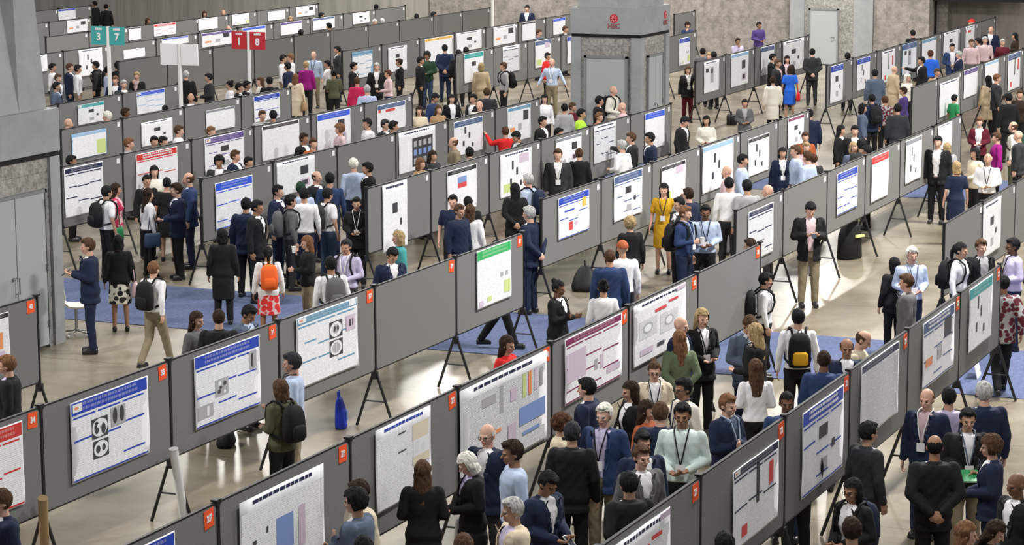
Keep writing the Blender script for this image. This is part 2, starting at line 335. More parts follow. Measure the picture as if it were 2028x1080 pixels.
# ---------------------------------------------------------------- poster boards
YR = {k: v * S for k, v in dict(R1=7.72, R2=11.65, R3=15.55, U=19.55, B1=9.45, B3=13.13, R4=16.75, Le=20.3, Ld=23.8, Lc=27.3, Lb=31.0, La=34.28,
      N1=35.2, N2=31.35, M1=39.6, M2=43.3, M3=47.2, M4=51.3, M5=55.3, P1=23.68, Q=19.8, R=15.85, P0=27.8, P9=31.4).items()}
ROWS = dict(
R1=[(1183,1087),(1385,945),(1553,830),(1681,732),(1797,649),(1900,579),(1980,527)],
R2=[(104,1155),(428,1000),(690,868),(905,765),(1090,672),(1243,605),(1380,545),(1505,487)],
R3=[(-227,918),(78,807),(333,709),(549,630),(740,565),(901,510),(1035,460)],
U=[(-200,660),(72,589)],
B1=[(1870,438),(1945,397),(2010,362),(2068,331)],
B3=[(1456,415.6),(1550,378.5),(1637,341.5),(1713,308),(1782,277),(1848,249),(1903,225)],
R4=[(1071,396),(1189,356),(1290,322),(1386,292),(1465,263),(1540,236),(1602,214)],
Le=[(725,372),(851,339),(967,307),(1070,279),(1167,250),(1247,225),(1328,203)],
Ld=[(397,354),(539,321),(666,290),(782,262),(886,237),(979,215),(1067,196)],
Lc=[(119,330),(241,307),(377,278),(501,252),(614,225),(720,202),(815,181)],
Lb=[(119,259),(241,235),(363,212),(476,190),(575,171)],
La=[(-10,226),(114,207),(241,184),(353,166)],
N1=[(677,100),(755,89),(830,76),(899,65),(961,53),(1025,44),(1080,34),(1140,25)],
N2=[(902,109),(977,96),(1044,82),(1110,68),(1172,56)],
M1=[(233,119),(330,107),(420,96),(502,84),(581,74),(653,60),(728,47),(790,38),(858,26),(915,20),(970,12)],
M2=[(20,112),(124,100),(215,92),(308,78),(391,65),(470,55),(541,46),(613,35),(679,26),(743,17),(802,9)],
M3=[(90,72),(175,62),(254,52),(326,43),(394,36),(452,28),(508,23),(572,15),(630,6)],
M4=[(10,50),(96,43),(180,34)], M5=[(30,5),(115,-3),(180,-10)],
P1=[(1377,122),(1436,109),(1494,94),(1547,83),(1601,70)],
Q=[(1637,129),(1688,117),(1736,102),(1783,89),(1823,76),(1864,64),(1902,53),(1936,43),(1971,32)],
R=[(1806,174),(1856,155),(1903,140),(1946,124),(1991,104),(2026,95),(2062,84)],
P0=[(1320,77),(1378,62)], P9=[(1335,30),(1376,21)])
WHERE = dict(R1='nearest row at lower right', R2='second nearest row, reaching the lower left edge', R3='long row along the left foreground', U='short row beside the left pillar',
 B1='row at the far right edge', B3='pale row behind the man in the open blazer', R4='row right of the mustard dress aisle', Le='row ending in front of the central pillar', Ld='middle row left of the central pillar',
 Lc='fourth row beyond the left pillar', Lb='row just in front of the white sign', La='row behind the white sign', N1='far row left of the central pillar', N2='shorter far row touching the central pillar',
 M1='bare grey row under the red sign', M2='distant row behind the red sign', M3='last distant row along the back wall', M4='distant row above the teal sign', M5='farthest row at the upper left',
 P1='row just right of the central pillar', Q='far right row below the wall door', R='row near the upper right edge', P0='stub row peeking out behind the central pillar', P9='farthest stub beside the central pillar')
TINT = {}
fabric = noisy('grey_loop_fabric', (.150, .150, .148), (.175, .175, .172), nscale=55, rough=.95, bump=.15, detail=3)
frame_m = mat('black', .45)
orange_c = mat((.85, .10, .025), .6, 'orange_card'); white_c = mat('white', .6)
def ordinal(i): return ['first', 'second', 'third', 'fourth', 'fifth', 'sixth', 'seventh', 'eighth', 'ninth', 'tenth', 'eleventh'][i]
RX = {}; BOARDS = {}
STAND = None
def make_stand():
    e = empty('board_stand', (0, 0, 0))
    MB().tube([(0, 0, TOP - PH - .10), (0, 0, TOP + .015)], .026, 10).obj('post', frame_m, e, smooth=False)
    for sg in (-1, 1):
        MB().tube([(0, sg * .02, TOP - PH - .02), (0, sg * .285, .012)], .021, 8).obj('leg', frame_m, e)
    MB().tube([(0, -.165, .37), (0, .165, .37)], .012, 8).obj('crossbar', frame_m, e)
    MB().box(-.045, -.035, TOP - PH - .11, .045, .035, TOP - PH - .012).obj('clamp', frame_m, e)
    MB().box(-.045, -.034, TOP + .004, .045, .034, TOP + .024).obj('top_clamp', frame_m, e)
    return e
def copy_tree(o, parent=None):
    c = o.copy(); COL.objects.link(c); c.parent = parent
    for ch in o.children: copy_tree(ch, c)
    return c
def make_board(L):
    e = empty('poster_board', (0, 0, 0)); t = .018
    # rounded-corner fabric panel
    r_ = .05; zb, zt_ = TOP - PH + .02, TOP - .02; xa, xb = .035, L - .035; ol = []
    for cx, cz, a0 in ((xb - r_, zt_ - r_, 0), (xa + r_, zt_ - r_, 90), (xa + r_, zb + r_, 180), (xb - r_, zb + r_, 270)):
        for k in range(4):
            a = math.radians(a0 + 30 * k); ol.append((cx + r_ * math.cos(a), cz + r_ * math.sin(a)))
    n = len(ol); vs = [(x, -t, z) for x, z in ol] + [(x, t, z) for x, z in ol]
    fs = [tuple(range(n)), tuple(reversed(range(n, 2 * n)))] + [(i, i + n, (i + 1) % n + n, (i + 1) % n) for i in range(n)]
    MB().add(vs, fs).obj('fabric_panel', fabric, e)
    f = MB(); f.box(.03, -.016, TOP - .03, L - .03, .016, TOP); f.box(.03, -.016, TOP - PH, L - .03, .016, TOP - PH + .03)
    f.box(.03, -.012, TOP - PH, .055, .012, TOP); f.box(L - .055, -.012, TOP - PH, L - .03, .012, TOP); f.obj('frame', frame_m, e)
    return e
num_me = None
def digits(k):
    return text_mesh(str(k), .085, 'number', .004)
stand0 = make_stand(); stand_used = False
numc = 100
card_me = {}
for row, pts in ROWS.items():
    Y = YR[row]; xs = [on_y(a, b, Y)[0] for a, b in pts]; RX[row] = xs
    dirn = 1
    for i, X in enumerate(xs):
        e = stand0 if not stand_used else copy_tree(stand0); stand_used = True
        e.location = (X, Y, 0)
        tag(e, '%s black tripod stand, %s' % (ordinal(i), WHERE[row]), 'stand', 'board stands, ' + WHERE[row])
    for i in range(len(xs) - 1):
        e = make_board(xs[i + 1] - xs[i]); e.location = (xs[i], Y, 0); BOARDS[(row, i)] = e
        L = xs[i + 1] - xs[i]; org = row in ('R1', 'R2', 'R3', 'U')
        s_ = .085 if org else .05
        c = MB().box(-s_, -.004, -s_, s_, 0, s_).obj('number_card', orange_c if org else white_c, e, (L - .17, -.02, TOP - .115))
        c.rotation_euler = (0, math.radians(R.uniform(-6, 6)), 0)
        numc += 1
        if org:
            me = digits(numc % 90 + 10); me.materials.append(white_c); link('number', me, c, (0, -.006, 0), (math.radians(90), 0, 0))
        tag(e, '%s grey board, %s' % (ordinal(i), WHERE[row]), 'poster board', 'boards, ' + WHERE[row])

# ---------------------------------------------------------------- posters
HD = dict(b=(.012, .055, .45), n=(.012, .02, .07), t=(.02, .35, .36), g=(.03, .42, .12), r=(.60, .03, .03), p=(.12, .07, .28), k=(.012, .012, .018), l=(.12, .30, .46), s=(.06, .11, .26), m=(.22, .02, .10),
     y=(.75, .42, .03), o=(.02, .02, .02), w=(.74, .75, .80), c=(.30, .50, .74), e=(.04, .03, .03), q=(.02, .09, .68), x=(.20, .22, .26))
TX = text_mat('fine_print', (.55, .56, .62), .022, .38, .50, (.84, .85, .89)); TXD = text_mat('dense_print', (.36, .37, .42), .018, .5, .44, (.78, .79, .83))
TXH = {}
def poster(row, xl, xr_, yt, yb, hdr, lay, label, acc=None, sheet='w', hh=.14, cols=3):
    Y = YR[row] - .034
    X0, z1 = on_y(xl, yt, Y); z0 = on_y(xl, yb, Y)[1]; X1 = on_y(xr_, yt - .4 * (xr_ - xl), Y)[0]
    z1 = min(z1, TOP - .03); W_ = X1 - X0; H_ = z1 - z0
    rr = random.Random(int(xl * 7 + yt))
    acc = HD[acc or ('n' if hdr == 'w' else hdr)]; hc = HD[hdr]; sh = (.82, .83, .87) if sheet == 'w' else HD[sheet]
    e = empty('research_poster', (X0, Y, z0)); tag(e, label, 'poster')
    # curled sheet
    nx, nz = 8, 8; vs = []; fs = []
    curl = lambda u, v: -.004 - .018 * max(0, abs(u - .5) * 2 - .75) * (1 - v * .5) * (1 + math.sin(v * 7 + xl)) - .006 * math.sin(u * 5 + xl) ** 2
    for k in (0, 1):
        for j in range(nz + 1):
            for i in range(nx + 1): vs.append((W_ * i / nx, curl(i / nx, j / nz) + k * .002, H_ * j / nz))
    q = (nx + 1) * (nz + 1)
    for j in range(nz):
        for i in range(nx):
            a = j * (nx + 1) + i; fs.append((a, a + 1, a + nx + 2, a + nx + 1)); fs.append((q + a, q + a + nx + 1, q + a + nx + 2, q + a + 1))
    bl = [i for i in range(nx + 1)] + [j * (nx + 1) + nx for j in range(1, nz + 1)] + [nz * (nx + 1) + i for i in range(nx - 1, -1, -1)] + [j * (nx + 1) for j in range(nz - 1, 0, -1)]
    for a, b in zip(bl, bl[1:] + bl[:1]): fs.append((a, q + a, q + b, b))
    MB().add(vs, fs).obj('sheet', mat(sh, .55, 'poster_paper'), e, smooth=True)
    pm = MB(); ms = [TX, TXD, mat(hc, .5, 'print_header'), mat(acc, .5, 'print_bar'), mat((.80, .82, .86), .5, 'print_white'), mat((.04, .04, .05), .5, 'print_black'), mat((.40, .40, .43), .5, 'print_grey'),
          mat((.65, .06, .06), .5, 'print_red'), mat((.80, .50, .08), .5, 'print_yellow'), mat((.20, .30, .60), .5, 'print_blue'), mat((.55, .66, .25), .5, 'print_green'), mat((.60, .50, .62), .5, 'print_lilac'), mat((.80, .30, .12), .5, 'print_orange')]
    def rect(u0, v0, u1, v1, mi, lift=.0025):
        n = max(1, int((u1 - u0) * nx + .5)); p = []; g = []
        for i in range(n + 1):
            u = u0 + (u1 - u0) * i / n
            for v in (v0, v1): p.append((W_ * u, curl(u, v) - lift, H_ * v))
        for i in range(n): g.append((i * 2, i * 2 + 2, i * 2 + 3, i * 2 + 1))
        pm.add(p, g, mi)
    L = lay
    def oval(u0, v0, u1, v1, mi, lift=.0025):
        n = 16; p = [((u0 + u1) / 2 + (u1 - u0) / 2 * math.cos(a * 2 * math.pi / n), (v0 + v1) / 2 + (v1 - v0) / 2 * math.sin(a * 2 * math.pi / n)) for a in range(n)]
        pm.add([(W_ * u, curl(u, v) - lift, H_ * v) for u, v in p], [tuple(range(n))], mi)
    ms = ms + [mat(tuple(min(1, hc[i_] * .74 + .26 * .78) for i_ in range(3)), .5, 'print_header_tint'), mat((.74, .66, .50), .5, 'print_sand')]
    rect(.02, .02, .98, 1 - hh - .02, 0 if 'd' not in L else 1, .0012)
    if hdr != 'w' :
        rect(.015, 1 - hh, .985, .985, 2, .0018)
        for k in range(2):               # title lettering: broken strokes
            u = .16; v = 1 - hh + hh * (.58 - .36 * k)
            while u < .84:
                wd = rr.uniform(.015, .05); rect(u, v, min(u + wd, .86), v + hh * .2, 13 if 'T' not in L else 4); u += wd + .010
    else:
        u = .15
        while u < .82:
            wd = rr.uniform(.03, .08); rect(u, 1 - hh * .62, u + wd, 1 - hh * .30, 3); u += wd + .01
    if 'L' in L: rect(.03, 1 - hh + hh * .2, .15, 1 - hh * .2, 4, .004); rect(.05, 1 - hh + hh * .4, .10, 1 - hh * .4, 12, .005)
    if 'l' in L: rect(.86, 1 - hh + hh * .15, .97, 1 - hh * .15, 4, .004)
    # section bars by column
    if 'n' not in L:
        for c in range(cols):
            u0 = .03 + c * .94 / cols; u1 = u0 + .94 / cols - .03; v = 1 - hh - .05
            rect(u0, v, u1, v + .022, 3)
            v -= rr.uniform(.22, .4)
            while v > .12:
                rect(u0, v, u1, v + .022, 3); v -= rr.uniform(.2, .45)
    if 'f' in L: rect(.02, .015, .98, .035, 3)
    figs = dict(A=[(.26, .45, .46, .70, 5), (.265, .46, .455, .69, 104), (.29, .50, .35, .66, 105), (.375, .48, .43, .62, 105), (.36, .55, .375, .60, 106), (.50, .52, .69, .76, 6), (.52, .55, .58, .75, 105), (.61, .55, .67, .75, 105), (.27, .20, .46, .42, 5), (.275, .21, .455, .41, 104), (.30, .26, .355, .36, 105), (.375, .27, .42, .36, 105)],
        B=[(.30, .34, .50, .58, 6), (.33, .38, .38, .44, 105), (.42, .47, .47, .53, 105), (.34, .49, .39, .55, 104), (.42, .36, .46, .41, 104), (.36, .44, .40, .48, 105), (.83, .55, .94, .80, 6), (.86, .58, .89, .77, 5), (.03, .12, .26, .30, 6), (.08, .14, .12, .27, 4), (.17, .14, .2, .27, 4)],
        C=[(.53, .53, .74, .77, 5), (.54, .54, .73, .76, 104), (.58, .59, .69, .72, 106), (.60, .62, .63, .70, 105), (.65, .62, .68, .70, 105), (.53, .27, .74, .50, 5), (.54, .28, .73, .49, 104), (.57, .31, .70, .46, 106), (.632, .30, .638, .47, 4), (.80, .56, .96, .78, 11), (.85, .62, .88, .72, 5), (.90, .62, .92, .72, 5)],
        G=[(.68, .42, .76, .50, 6), (.82, .42, .90, .50, 6), (.78, .12, .96, .34, 10), (.06, .03, .18, .13, 11), (.30, .08, .42, .16, 10)],
        H=[(.42, .35, .62, .68, 9), (.68, .3, .76, .70, 11), (.08, .40, .12, .44, 5), (.20, .45, .24, .49, 5), (.14, .54, .18, .58, 5), (.25, .30, .29, .34, 5), (.30, .60, .32, .66, 5)],
        Y=[(.66, .66, .96, .86, 14), (.67, .46, .96, .66, 4), (.70, .50, .77, .64, 2), (.82, .50, .88, .59, 2), (.66, .36, .96, .46, 14), (.40, .82, .54, .835, 5), (.40, .60, .54, .615, 5)],
        M=[(.44, .55, .48, .85, 6), (.24, .70, .40, .80, 6), (.56, .62, .63, .76, 11), (.70, .60, .74, .86, 10), (.77, .60, .81, .86, 12), (.84, .62, .88, .86, 11), (.91, .64, .95, .84, 6), (.66, .30, .97, .50, 9), (.28, .36, .45, .40, 12), (.30, .22, .34, .28, 9), (.53, .18, .62, .38, 11), (.70, .18, .90, .22, 9)],
        Q=[(.03, .32, .36, .76, 11), (.50, .32, .56, .48, 6), (.60, .30, .66, .52, 11), (.72, .16, .96, .26, 11)],
        V=[(.10, .40, .44, .70, 1), (.50, .34, .84, .66, 1), (.16, .46, .36, .64, 106), (.58, .42, .76, .60, 106), (.19, .49, .33, .61, 104), (.61, .45, .73, .57, 104), (.40, .74, .62, .79, 7), (.66, .80, .84, .84, 7), (.12, .14, .36, .24, 11), (.44, .16, .58, .22, 5), (.80, .93, .99, .99, 11)],
        S=[(.36, .10, .92, .80, 5)] + [(.40 + .13 * a, .16 + .21 * b, .48 + .13 * a, .30 + .21 * b, 9 if b == 1 else 6) for a in range(4) for b in range(3)],
        F=[(.35, .55, .65, .80, 1), (.35, .55, .65, .66, 7), (.35, .66, .65, .80, 9)],
        D=[(.62, .50, .82, .75, 5), (.62, .14, .86, .36, 11), (.66, .18, .80, .32, 5)],
        E=[(.40, .55, .60, .70, 5), (.45, .15, .60, .30, 6), (.70, .35, .78, .45, 5)],
        W=[(.78, .62, .90, .84, 8), (.34, .16, .46, .36, 7), (.52, .24, .62, .34, 11), (.2, .62, .5, .66, 3)],
        X=[(.50, .40, .56, .90, 5), (.2, .10, .32, .24, 7), (.78, .50, .88, .80, 7), (.8, .5, .86, .52, 9)],
        K=[(.68, .56, .90, .84, 5), (.1, .3, .3, .42, 12), (.45, .30, .60, .50, 6)],
        O=[(.10, .25, .80, .60, 12), (.10, .05, .85, .20, 11)],
        J=[(.72, .06, .97, .62, 10)],
        Z=[(.36, .6, .42, .8, 5), (.5, .45, .56, .62, 5), (.30, .25, .36, .40, 5), (.62, .18, .68, .30, 5)],
        R=[(.30, .70, .62, .80, 7), (.04, .72, .12, .84, 7)],
        U=[(.10, .10, .35, .80, 4), (.12, .65, .30, .78, 5), (.42, .30, .62, .80, 6), (.45, .60, .58, .74, 5), (.70, .2, .9, .7, 4)],
        P=[(.6, .7, .9, .9, 11), (.1, .1, .4, .3, 10)])
    for ch in L:
        for q_, f_ in enumerate(figs.get(ch, [])): (oval if f_[4] > 99 else rect)(*f_[:4], f_[4] % 100, .0035 + .0004 * q_)
    pm.obj('printing', ms, e)
    return e
POSTERS = [
('R3',-75,42,875,1049,'r','fL','red-bordered poster at the left edge, left foreground row'),
('R3',137,291,800,963,'b','AfL','white poster with blue title band and lung scan images'),
('R3',383,512,709,855,'b','Bf','white poster with royal blue title and a speckled square figure'),
('R3',585,706,632,775,'l','CLl','pale teal banded poster with round brain scan images'),
('R3',943,1011,494,616,'g','Gn','green-titled poster at the right end of the left foreground row'),
('R2',205,345,1118,1320,'b','f','poster with dark blue title cut off by the lower left edge'),
('R2',472,639,998,1210,'w','Hn','lilac-white poster with a blue and pink heat map'),
('R2',742,851,854,1022,'w','Yn','white poster with sand-coloured column and two blue bars','b'),
('R2',909,1082,776,965,'w','Mnd','large white poster crowded with small coloured charts'),
('R2',1117,1231,664,806,'m','Qf','poster with a purple band and lilac left column'),
('R2',1254,1357,605,731,'w','Vn','white poster with grey plots and a short red line'),
('R1',1216,1325,1081,1300,'w','Vn','white poster with red bars cut off by the bottom edge'),
('R1',1450,1541,936,1096,'n','XL','navy-titled poster with red upright bars'),
('R1',1588,1670,820,989,'b','ETf','white poster with bright blue title beside the charcoal suited man'),
('R1',1705,1779,719,874,'n','nd','pale blue-grey text-only poster with a dark title'),
('R1',1828,1889,642,772,'s','KfT','navy-titled poster with blue section bars and a black image'),
('R1',1920,1965,564,698,'t','Zn','teal-titled white poster at the right end of the nearest row'),
('B1',1947,1982,408,512,'w','nE','narrow white poster with a grey bracket outline at the right edge'),
('B3',1482,1531,421,522,'n','d','dark-titled poster at the left end of the pale row'),
('B3',1658,1698,345,428.5,'b','f','narrow poster with a cobalt title on the pale row'),
('B3',1726,1760,312,402,'r','n','narrow poster with a dark red title on the pale row'),
('B3',1794,1825,280,365.5,'x','nZ','narrow grey-titled poster behind the bearded man in dark blazer'),
('B3',1858,1886,237,300,'w','n','blank-looking white poster behind the woman in maroon'),
('R4',1105,1166,394,478,'b','Wf','blue-titled poster with a red and a yellow figure'),
('R4',1215,1271,351,442,'s','E','slate-blue titled pale poster beside the woman in mustard'),
('R4',1309,1357,332,408,'k','nP','black-titled poster behind the woman in mustard'),
('R4',1391,1452,293,386,'c','nZ','white poster with a blue title line and blue side strip'),
('R4',1482,1523,276,352,'o','nZ','white poster with black title and dark spots'),
('R4',1560,1592,236,295,'m','nE','pale pink poster at the far end of its row'),
('Le',756,805,362,503,'w','nE','tall narrow grey poster hanging down to the board edge'),
('Le',885,943,340,428,'k','nF','poster with a teal and red picture under a dark title'),
('Le',990,1052,308,395,'w','nZP','white poster covered in grey map-like sketches'),
('Le',1100,1151,277,335,'x','nD','grey-titled poster between the two people in dark suits'),
('Le',1176,1219,249,326,'w','d','pale lilac text poster before the central pillar'),
('Le',1277,1316,226,300,'q','n','blue-titled poster at the pillar end of the row'),
('Ld',425,499,364,458,'q','f','white poster with bright blue title and blue bars, middle row'),
('Ld',547,622,324,392,'w','nD','white poster with a dark striped picture behind the crowd'),
('Ld',789,861,260,347,'w','nS','poster with a black block of blue brain images'),
('Ld',898,955,243,312,'s','nZ','blue-titled white poster behind the olive-clad man'),
('Ld',1005,1050,215,285,'l','nK','pale poster with teal drawings left of the central pillar'),
('Lc',126,202,335,434,'n','','white poster with a navy title beside the left pillar'),
('Lc',268,350,307,384,'r','T','red-titled poster above the woman in cream'),
('Lc',404,482,268,348,'p','LE','purple-titled poster with small dark section bars'),
('Lc',518,591,251,321,'e','n','poster under a dark brown title strip'),
('Lc',627,693,228,302,'q','nD','vivid blue-titled poster behind the woman with ginger curls'),
('Lc',746,802,210,264,'s','nR','lavender-titled poster above the two grey heads'),
('Lb',141,209,267,318,'c','nJ','sky blue poster with a green corner block','c','c'),
('Lb',279,340,244,292,'w','nE','plain white text poster on the row by the white sign'),
('Lb',407,464,220,263,'x','n','tilted pale grey poster beside the dark-haired standing woman'),
('Lb',502,553,192,244,'b','','white poster with a blue title by the red sign pole'),
('La',153,205,209,249,'t','LnE','teal-titled small poster below the teal sign'),
('La',270,325,184,228,'q','L','light blue poster with a blue title left of the white sign','c','w'),
('N1',697,737,105,158,'l','','blue-toned poster beside the man in dark jacket','l','c'),
('N1',768,805,95,145,'w','nE','white poster with a dark square above the black-clad woman'),
('N1',841,895,78,126,'y','n','yellow-titled poster behind the man in navy'),
('N1',904,953,66.6,104,'w','nE','white far poster with two dark marks'),
('N1',977,1020,55,92,'w','nK','white far poster with a black heart-like picture'),
('N1',1034,1060,44,82,'k','n','black-titled narrow far poster'),
('N1',1095,1119,38,70,'q','n','small blue-titled poster next to the pillar top'),
('N2',918.6,957,104,166,'t','nE','teal-titled poster behind the person in beige coat'),
('N2',995,1028,93,146,'w','d','greyish text poster left of the man in khakis'),
('N2',1059.5,1091,82,136,'s','nP','pink-tinted poster behind the person in red top'),
('N2',1123,1146,73,127,'b','nE','blue-titled poster cut by the central pillar'),
('P1',1394,1424,124,186,'w','nU','white poster with black blocks right of the central pillar'),
('P1',1448,1482,107,174,'c','nD','light blue poster with black and purple images','c','w'),
('P1',1507,1533,94,151,'s','n','white poster with dark blue title behind the dark suited pair'),
('P1',1551,1592,82,145,'w','nE','bright white poster with one dark spot at the row end'),
('P0',1345,1366,77,131,'b','nG','poster with navy title and a green block behind the pillar'),
('Q',1644.5,1670,132,206,'b','nE','blue-titled poster at the left end of the far right row'),
('Q',1697,1723,118,181,'b','nZ','white poster with dark blue title behind the grey suited man'),
('Q',1747,1772,103,166,'w','nX','white poster with stacked black images behind the beige coat'),
('Q',1787,1815,87,150,'s','nU','blue-grey poster covered in pale patterns','s','c'),
('Q',1826,1854,80,140,'l','n','poster with teal title behind the man in bright blue'),
('Q',1869,1898,62,116,'w','nE','white poster with a black upright image, far right row'),
('Q',1912,1930,53,96,'w','nR','narrow poster under the red cap, far right row'),
('R',1861,1899,166,234,'w','n','blank white poster beside the person in green'),
('R',1909,1936,139,196,'p','n','purple-titled poster near the upper right'),
('R',1951,1977,123,175,'c','n','light blue titled poster behind the long-haired woman'),
('R',1997,2021,109,181,'s','nX','blue-titled poster at the upper right edge'),
('U',-50,15,636,732,'o','nO','poster with an orange block at the left edge by the pillar'),
('M2',30,92,116,150,'w','n','white poster hidden by the left pillar shaft'),
('M2',155,201,100,153,'w','nZ','white poster behind the two men left of the teal sign'),
('M2',244,286,100,118,'w','n','low white poster right of the teal sign pole'),
('M2',320,372,75,92,'q','n','blue-titled poster mostly covered by the white sign'),
('M2',399,459,66,95,'p','nK','blue and white poster left of the red sign'),
('M2',480,525,56,86,'q','n','blue-titled poster right behind the red sign'),
('M2',555,597,43,71,'p','n','poster with a purple upper half, distant row'),
('M2',619,662,36,61,'s','n','distant white poster with blue title above the bare boards'),
('M2',698,731,26,49,'w','nE','distant white poster with one black dot'),
('M3',254,278,53,81,'k','n','white poster with black bars beside the teal sign'),
('M3',304,347,49,73,'r','T','red-titled poster on the last row'),
('M3',392,430,35,61,'w','n','white poster on the last row above the white sign'),
('M3',459,493,28,51,'w','nG','pale poster with orange and green corner above the red sign'),
('M3',530,564,24,42,'w','n','small white poster right of the red sign on the last row'),
('M3',586,623,10,34.5,'w','nK','white poster with a dark band at the end of the last row'),
('M4',132,172,41,66,'w','nK','white poster with dark blue print above the teal sign'),
('M5',114,148,-3,41,'b','n','blue-titled white poster at the very upper left'),
]
for p_ in POSTERS:
    a = p_[8] if len(p_) > 8 else None; sh_ = p_[9] if len(p_) > 9 else 'w'
    poster(*p_[:8], acc=a, sheet=sh_, hh=(.17 if p_[5] in 'bqgrtps' else .11))
# ---------------------------------------------------------------- signs and things on the floor
def at_y(pxx, Y):            # ground X on the line Y = const under a pixel column
    X = 50.0
    for _ in range(60):
        u = px(X, Y, 0)[0]; u1 = px(X + .1, Y, 0)[0]; X += (pxx - u) / (u1 - u) * .1
    return X
def sign(pxx, Y, zt, zb, w_, col, digs, label, top=None):
    Y *= S; X = at_y(pxx, Y); e = empty('aisle_sign', (X, Y, 0)); tag(e, label, 'sign')
    MB().tube([(0, 0, .02), (0, 0, (top or zt) * S)], .052, 12).obj('pole', mat((.80, .80, .78), .5, 'white_pole'), e, smooth=False)
    MB().loft([(0, 0, 0, .28, .28), (0, 0, .02, .28, .28), (0, 0, .035, .06, .06)], 24).obj('base_plate', mat((.80, .80, .78), .5, 'white_pole'), e)
    if col is None: return
    for k, sg in enumerate((1, -1)):      # left plate is the +Y one
        y0, y1 = sorted((sg * .05, sg * w_ / 2))
        p = MB().box(-.035, y0, zb * S, -.005, y1, zt * S).obj('sign_plate', mat(col, .5), e)
        if digs:
            yc = (y0 + y1) / 2; h = (zt - zb) * S
            b = MB()
            for q in range(4): b.box(-.042, yc - .10 + q * .052, zt * S - h * .20, -.036, yc - .10 + q * .052 + .044, zt * S - h * .08)
            b.obj('lettering', mat('white'), p)
            me = text_mesh(digs[k], .26, 'number', .008); me.materials.append(mat('white')); link('number', me, p, (-.040, yc, zb * S + h * .42), (math.radians(90), 0, math.radians(-90)))
sign(222, 36.3, 3.56, 3.07, .98, (.05, .36, .36), ('3', '7'), 'teal double sign with two white numbers on a white pole, upper left')
sign(362, 32.6, 3.38, 2.84, 1.04, (.92, .92, .93), None, 'blank white double sign on a white pole between the teal and red signs')
sign(497, 34.5, 3.17, 2.67, 1.02, (.50, .02, .03), ('1', '8'), 'red double sign with two white numbers on a white pole')
sign(976, 37.5, 3.0, 2.5, 1.0, None, None, 'bare white sign pole rising out of the top of the view', top=4.2)
# white swivel chair
X, Y = on_z(152, 664, 0)
ch = empty('swivel_chair', (X, Y, 0), YAW + .25); tag(ch, 'white moulded shell chair on a chrome star base beside the left pillar', 'chair')
m = MB(); n = 14; vs = []; fs = []
prof = [(-.23, .50), (-.18, .465), (0, .455), (.12, .47), (.19, .53), (.22, .65), (.24, .78), (.245, .86)]
for k in (0, .018):
    for i, (py_, pz) in enumerate(prof):
        for j in range(n + 1):
            t = j / n * 2 - 1; wv = .22 - (.05 if i in (0, 7) else 0); lift = .05 * t * t * (1 if i < 5 else .4)
            vs.append((t * wv, py_ - (.05 * t * t if i > 4 else 0) + (0 if i < 4 else k), pz + lift - (k if i < 4 else 0)))
q = len(prof) * (n + 1)
for i in range(len(prof) - 1):
    for j in range(n):
        a = i * (n + 1) + j; fs += [(a, a + 1, a + n + 2, a + n + 1), (q + a, q + a + n + 1, q + a + n + 2, q + a + 1)]
ed = list(range(n + 1)) + [i * (n + 1) + n for i in range(1, len(prof))] + [(len(prof) - 1) * (n + 1) + j for j in range(n - 1, -1, -1)] + [i * (n + 1) for i in range(len(prof) - 2, 0, -1)]
for a, b in zip(ed, ed[1:] + ed[:1]): fs.append((a, q + a, q + b, b))
m.add(vs, fs).obj('seat_shell', mat((.72, .70, .62), .4, 'shell_white'), ch, smooth=True)
MB().tube([(0, 0, .09), (0, 0, .45)], .025, 10).obj('column', mat('steel', .25, metal=1), ch)
m = MB(); m.ell((0, 0, .09), (.05, .05, .03))
for a in range(5): t = a * 1.2566; m.tube([(0, 0, .085), (.26 * math.cos(t), .26 * math.sin(t), .055)], .014, 8)
m.obj('star_base', mat('steel', .25, metal=1), ch)
for a in range(5):
    t = a * 1.2566; MB().ell((.26 * math.cos(t), .26 * math.sin(t), .028), (.028, .028, .028), n=10, k=8).obj('castor', mat('white'), ch)
# cardboard tubes leaning on the tripods
def tube_thing(a, b, label, c):
    a, b = VC_(a), VC_(b); e = empty('poster_tube', a); tag(e, label, 'tube'); d = b - a
    MB().tube([(0, 0, 0), tuple(d)], .052, 18).obj('tube_wall', mat(c, .6, 'tube_card'), e)
    MB().tube([tuple(d), tuple(d * 1.02)], .054, 18).obj('end_cap', mat(tuple(x * .8 for x in c), .5, 'tube_cap'), e)
VC_ = Vector
X, Z = on_y(344, 892, YR['R3'] - .16); gx, gy = on_z(366, 1040, .0); tube_thing((gx, gy, .03), (X, YR['R3'] - .16, Z), 'white poster tube leaning against a tripod stand in the left foreground', (.78, .78, .80))
X, Z = on_y(85, 990, YR['R3'] - .16); gx, gy = on_z(90, 1150, .0); tube_thing((gx, gy, .03), (X, YR['R3'] - .16, Z), 'brown cardboard poster tube leaning at the lower left corner', (.42, .28, .15))
def floor_bag(name, pxx, pyy, rings, c, label, cat='bag', rz=.3, extra=None):
    X, Y = on_z(pxx, pyy, 0); e = empty(name, (X, Y, 0.002), rz); tag(e, label, cat)
    MB().loft(rings, 24, pw=3).obj('bag_body', mat(c, .6), e, smooth=True)
    top = rings[-1]; MB().tube([(top[0] - top[3] * .5, top[1], top[2] - .01), (top[0] - top[3] * .4, top[1] + .01, top[2] + .09), (top[0] + top[3] * .4, top[1] + .01, top[2] + .09), (top[0] + top[3] * .5, top[1], top[2] - .01)], .011, 8).obj('handle', mat(c, .6), e)
    if extra: extra(e)
    return e
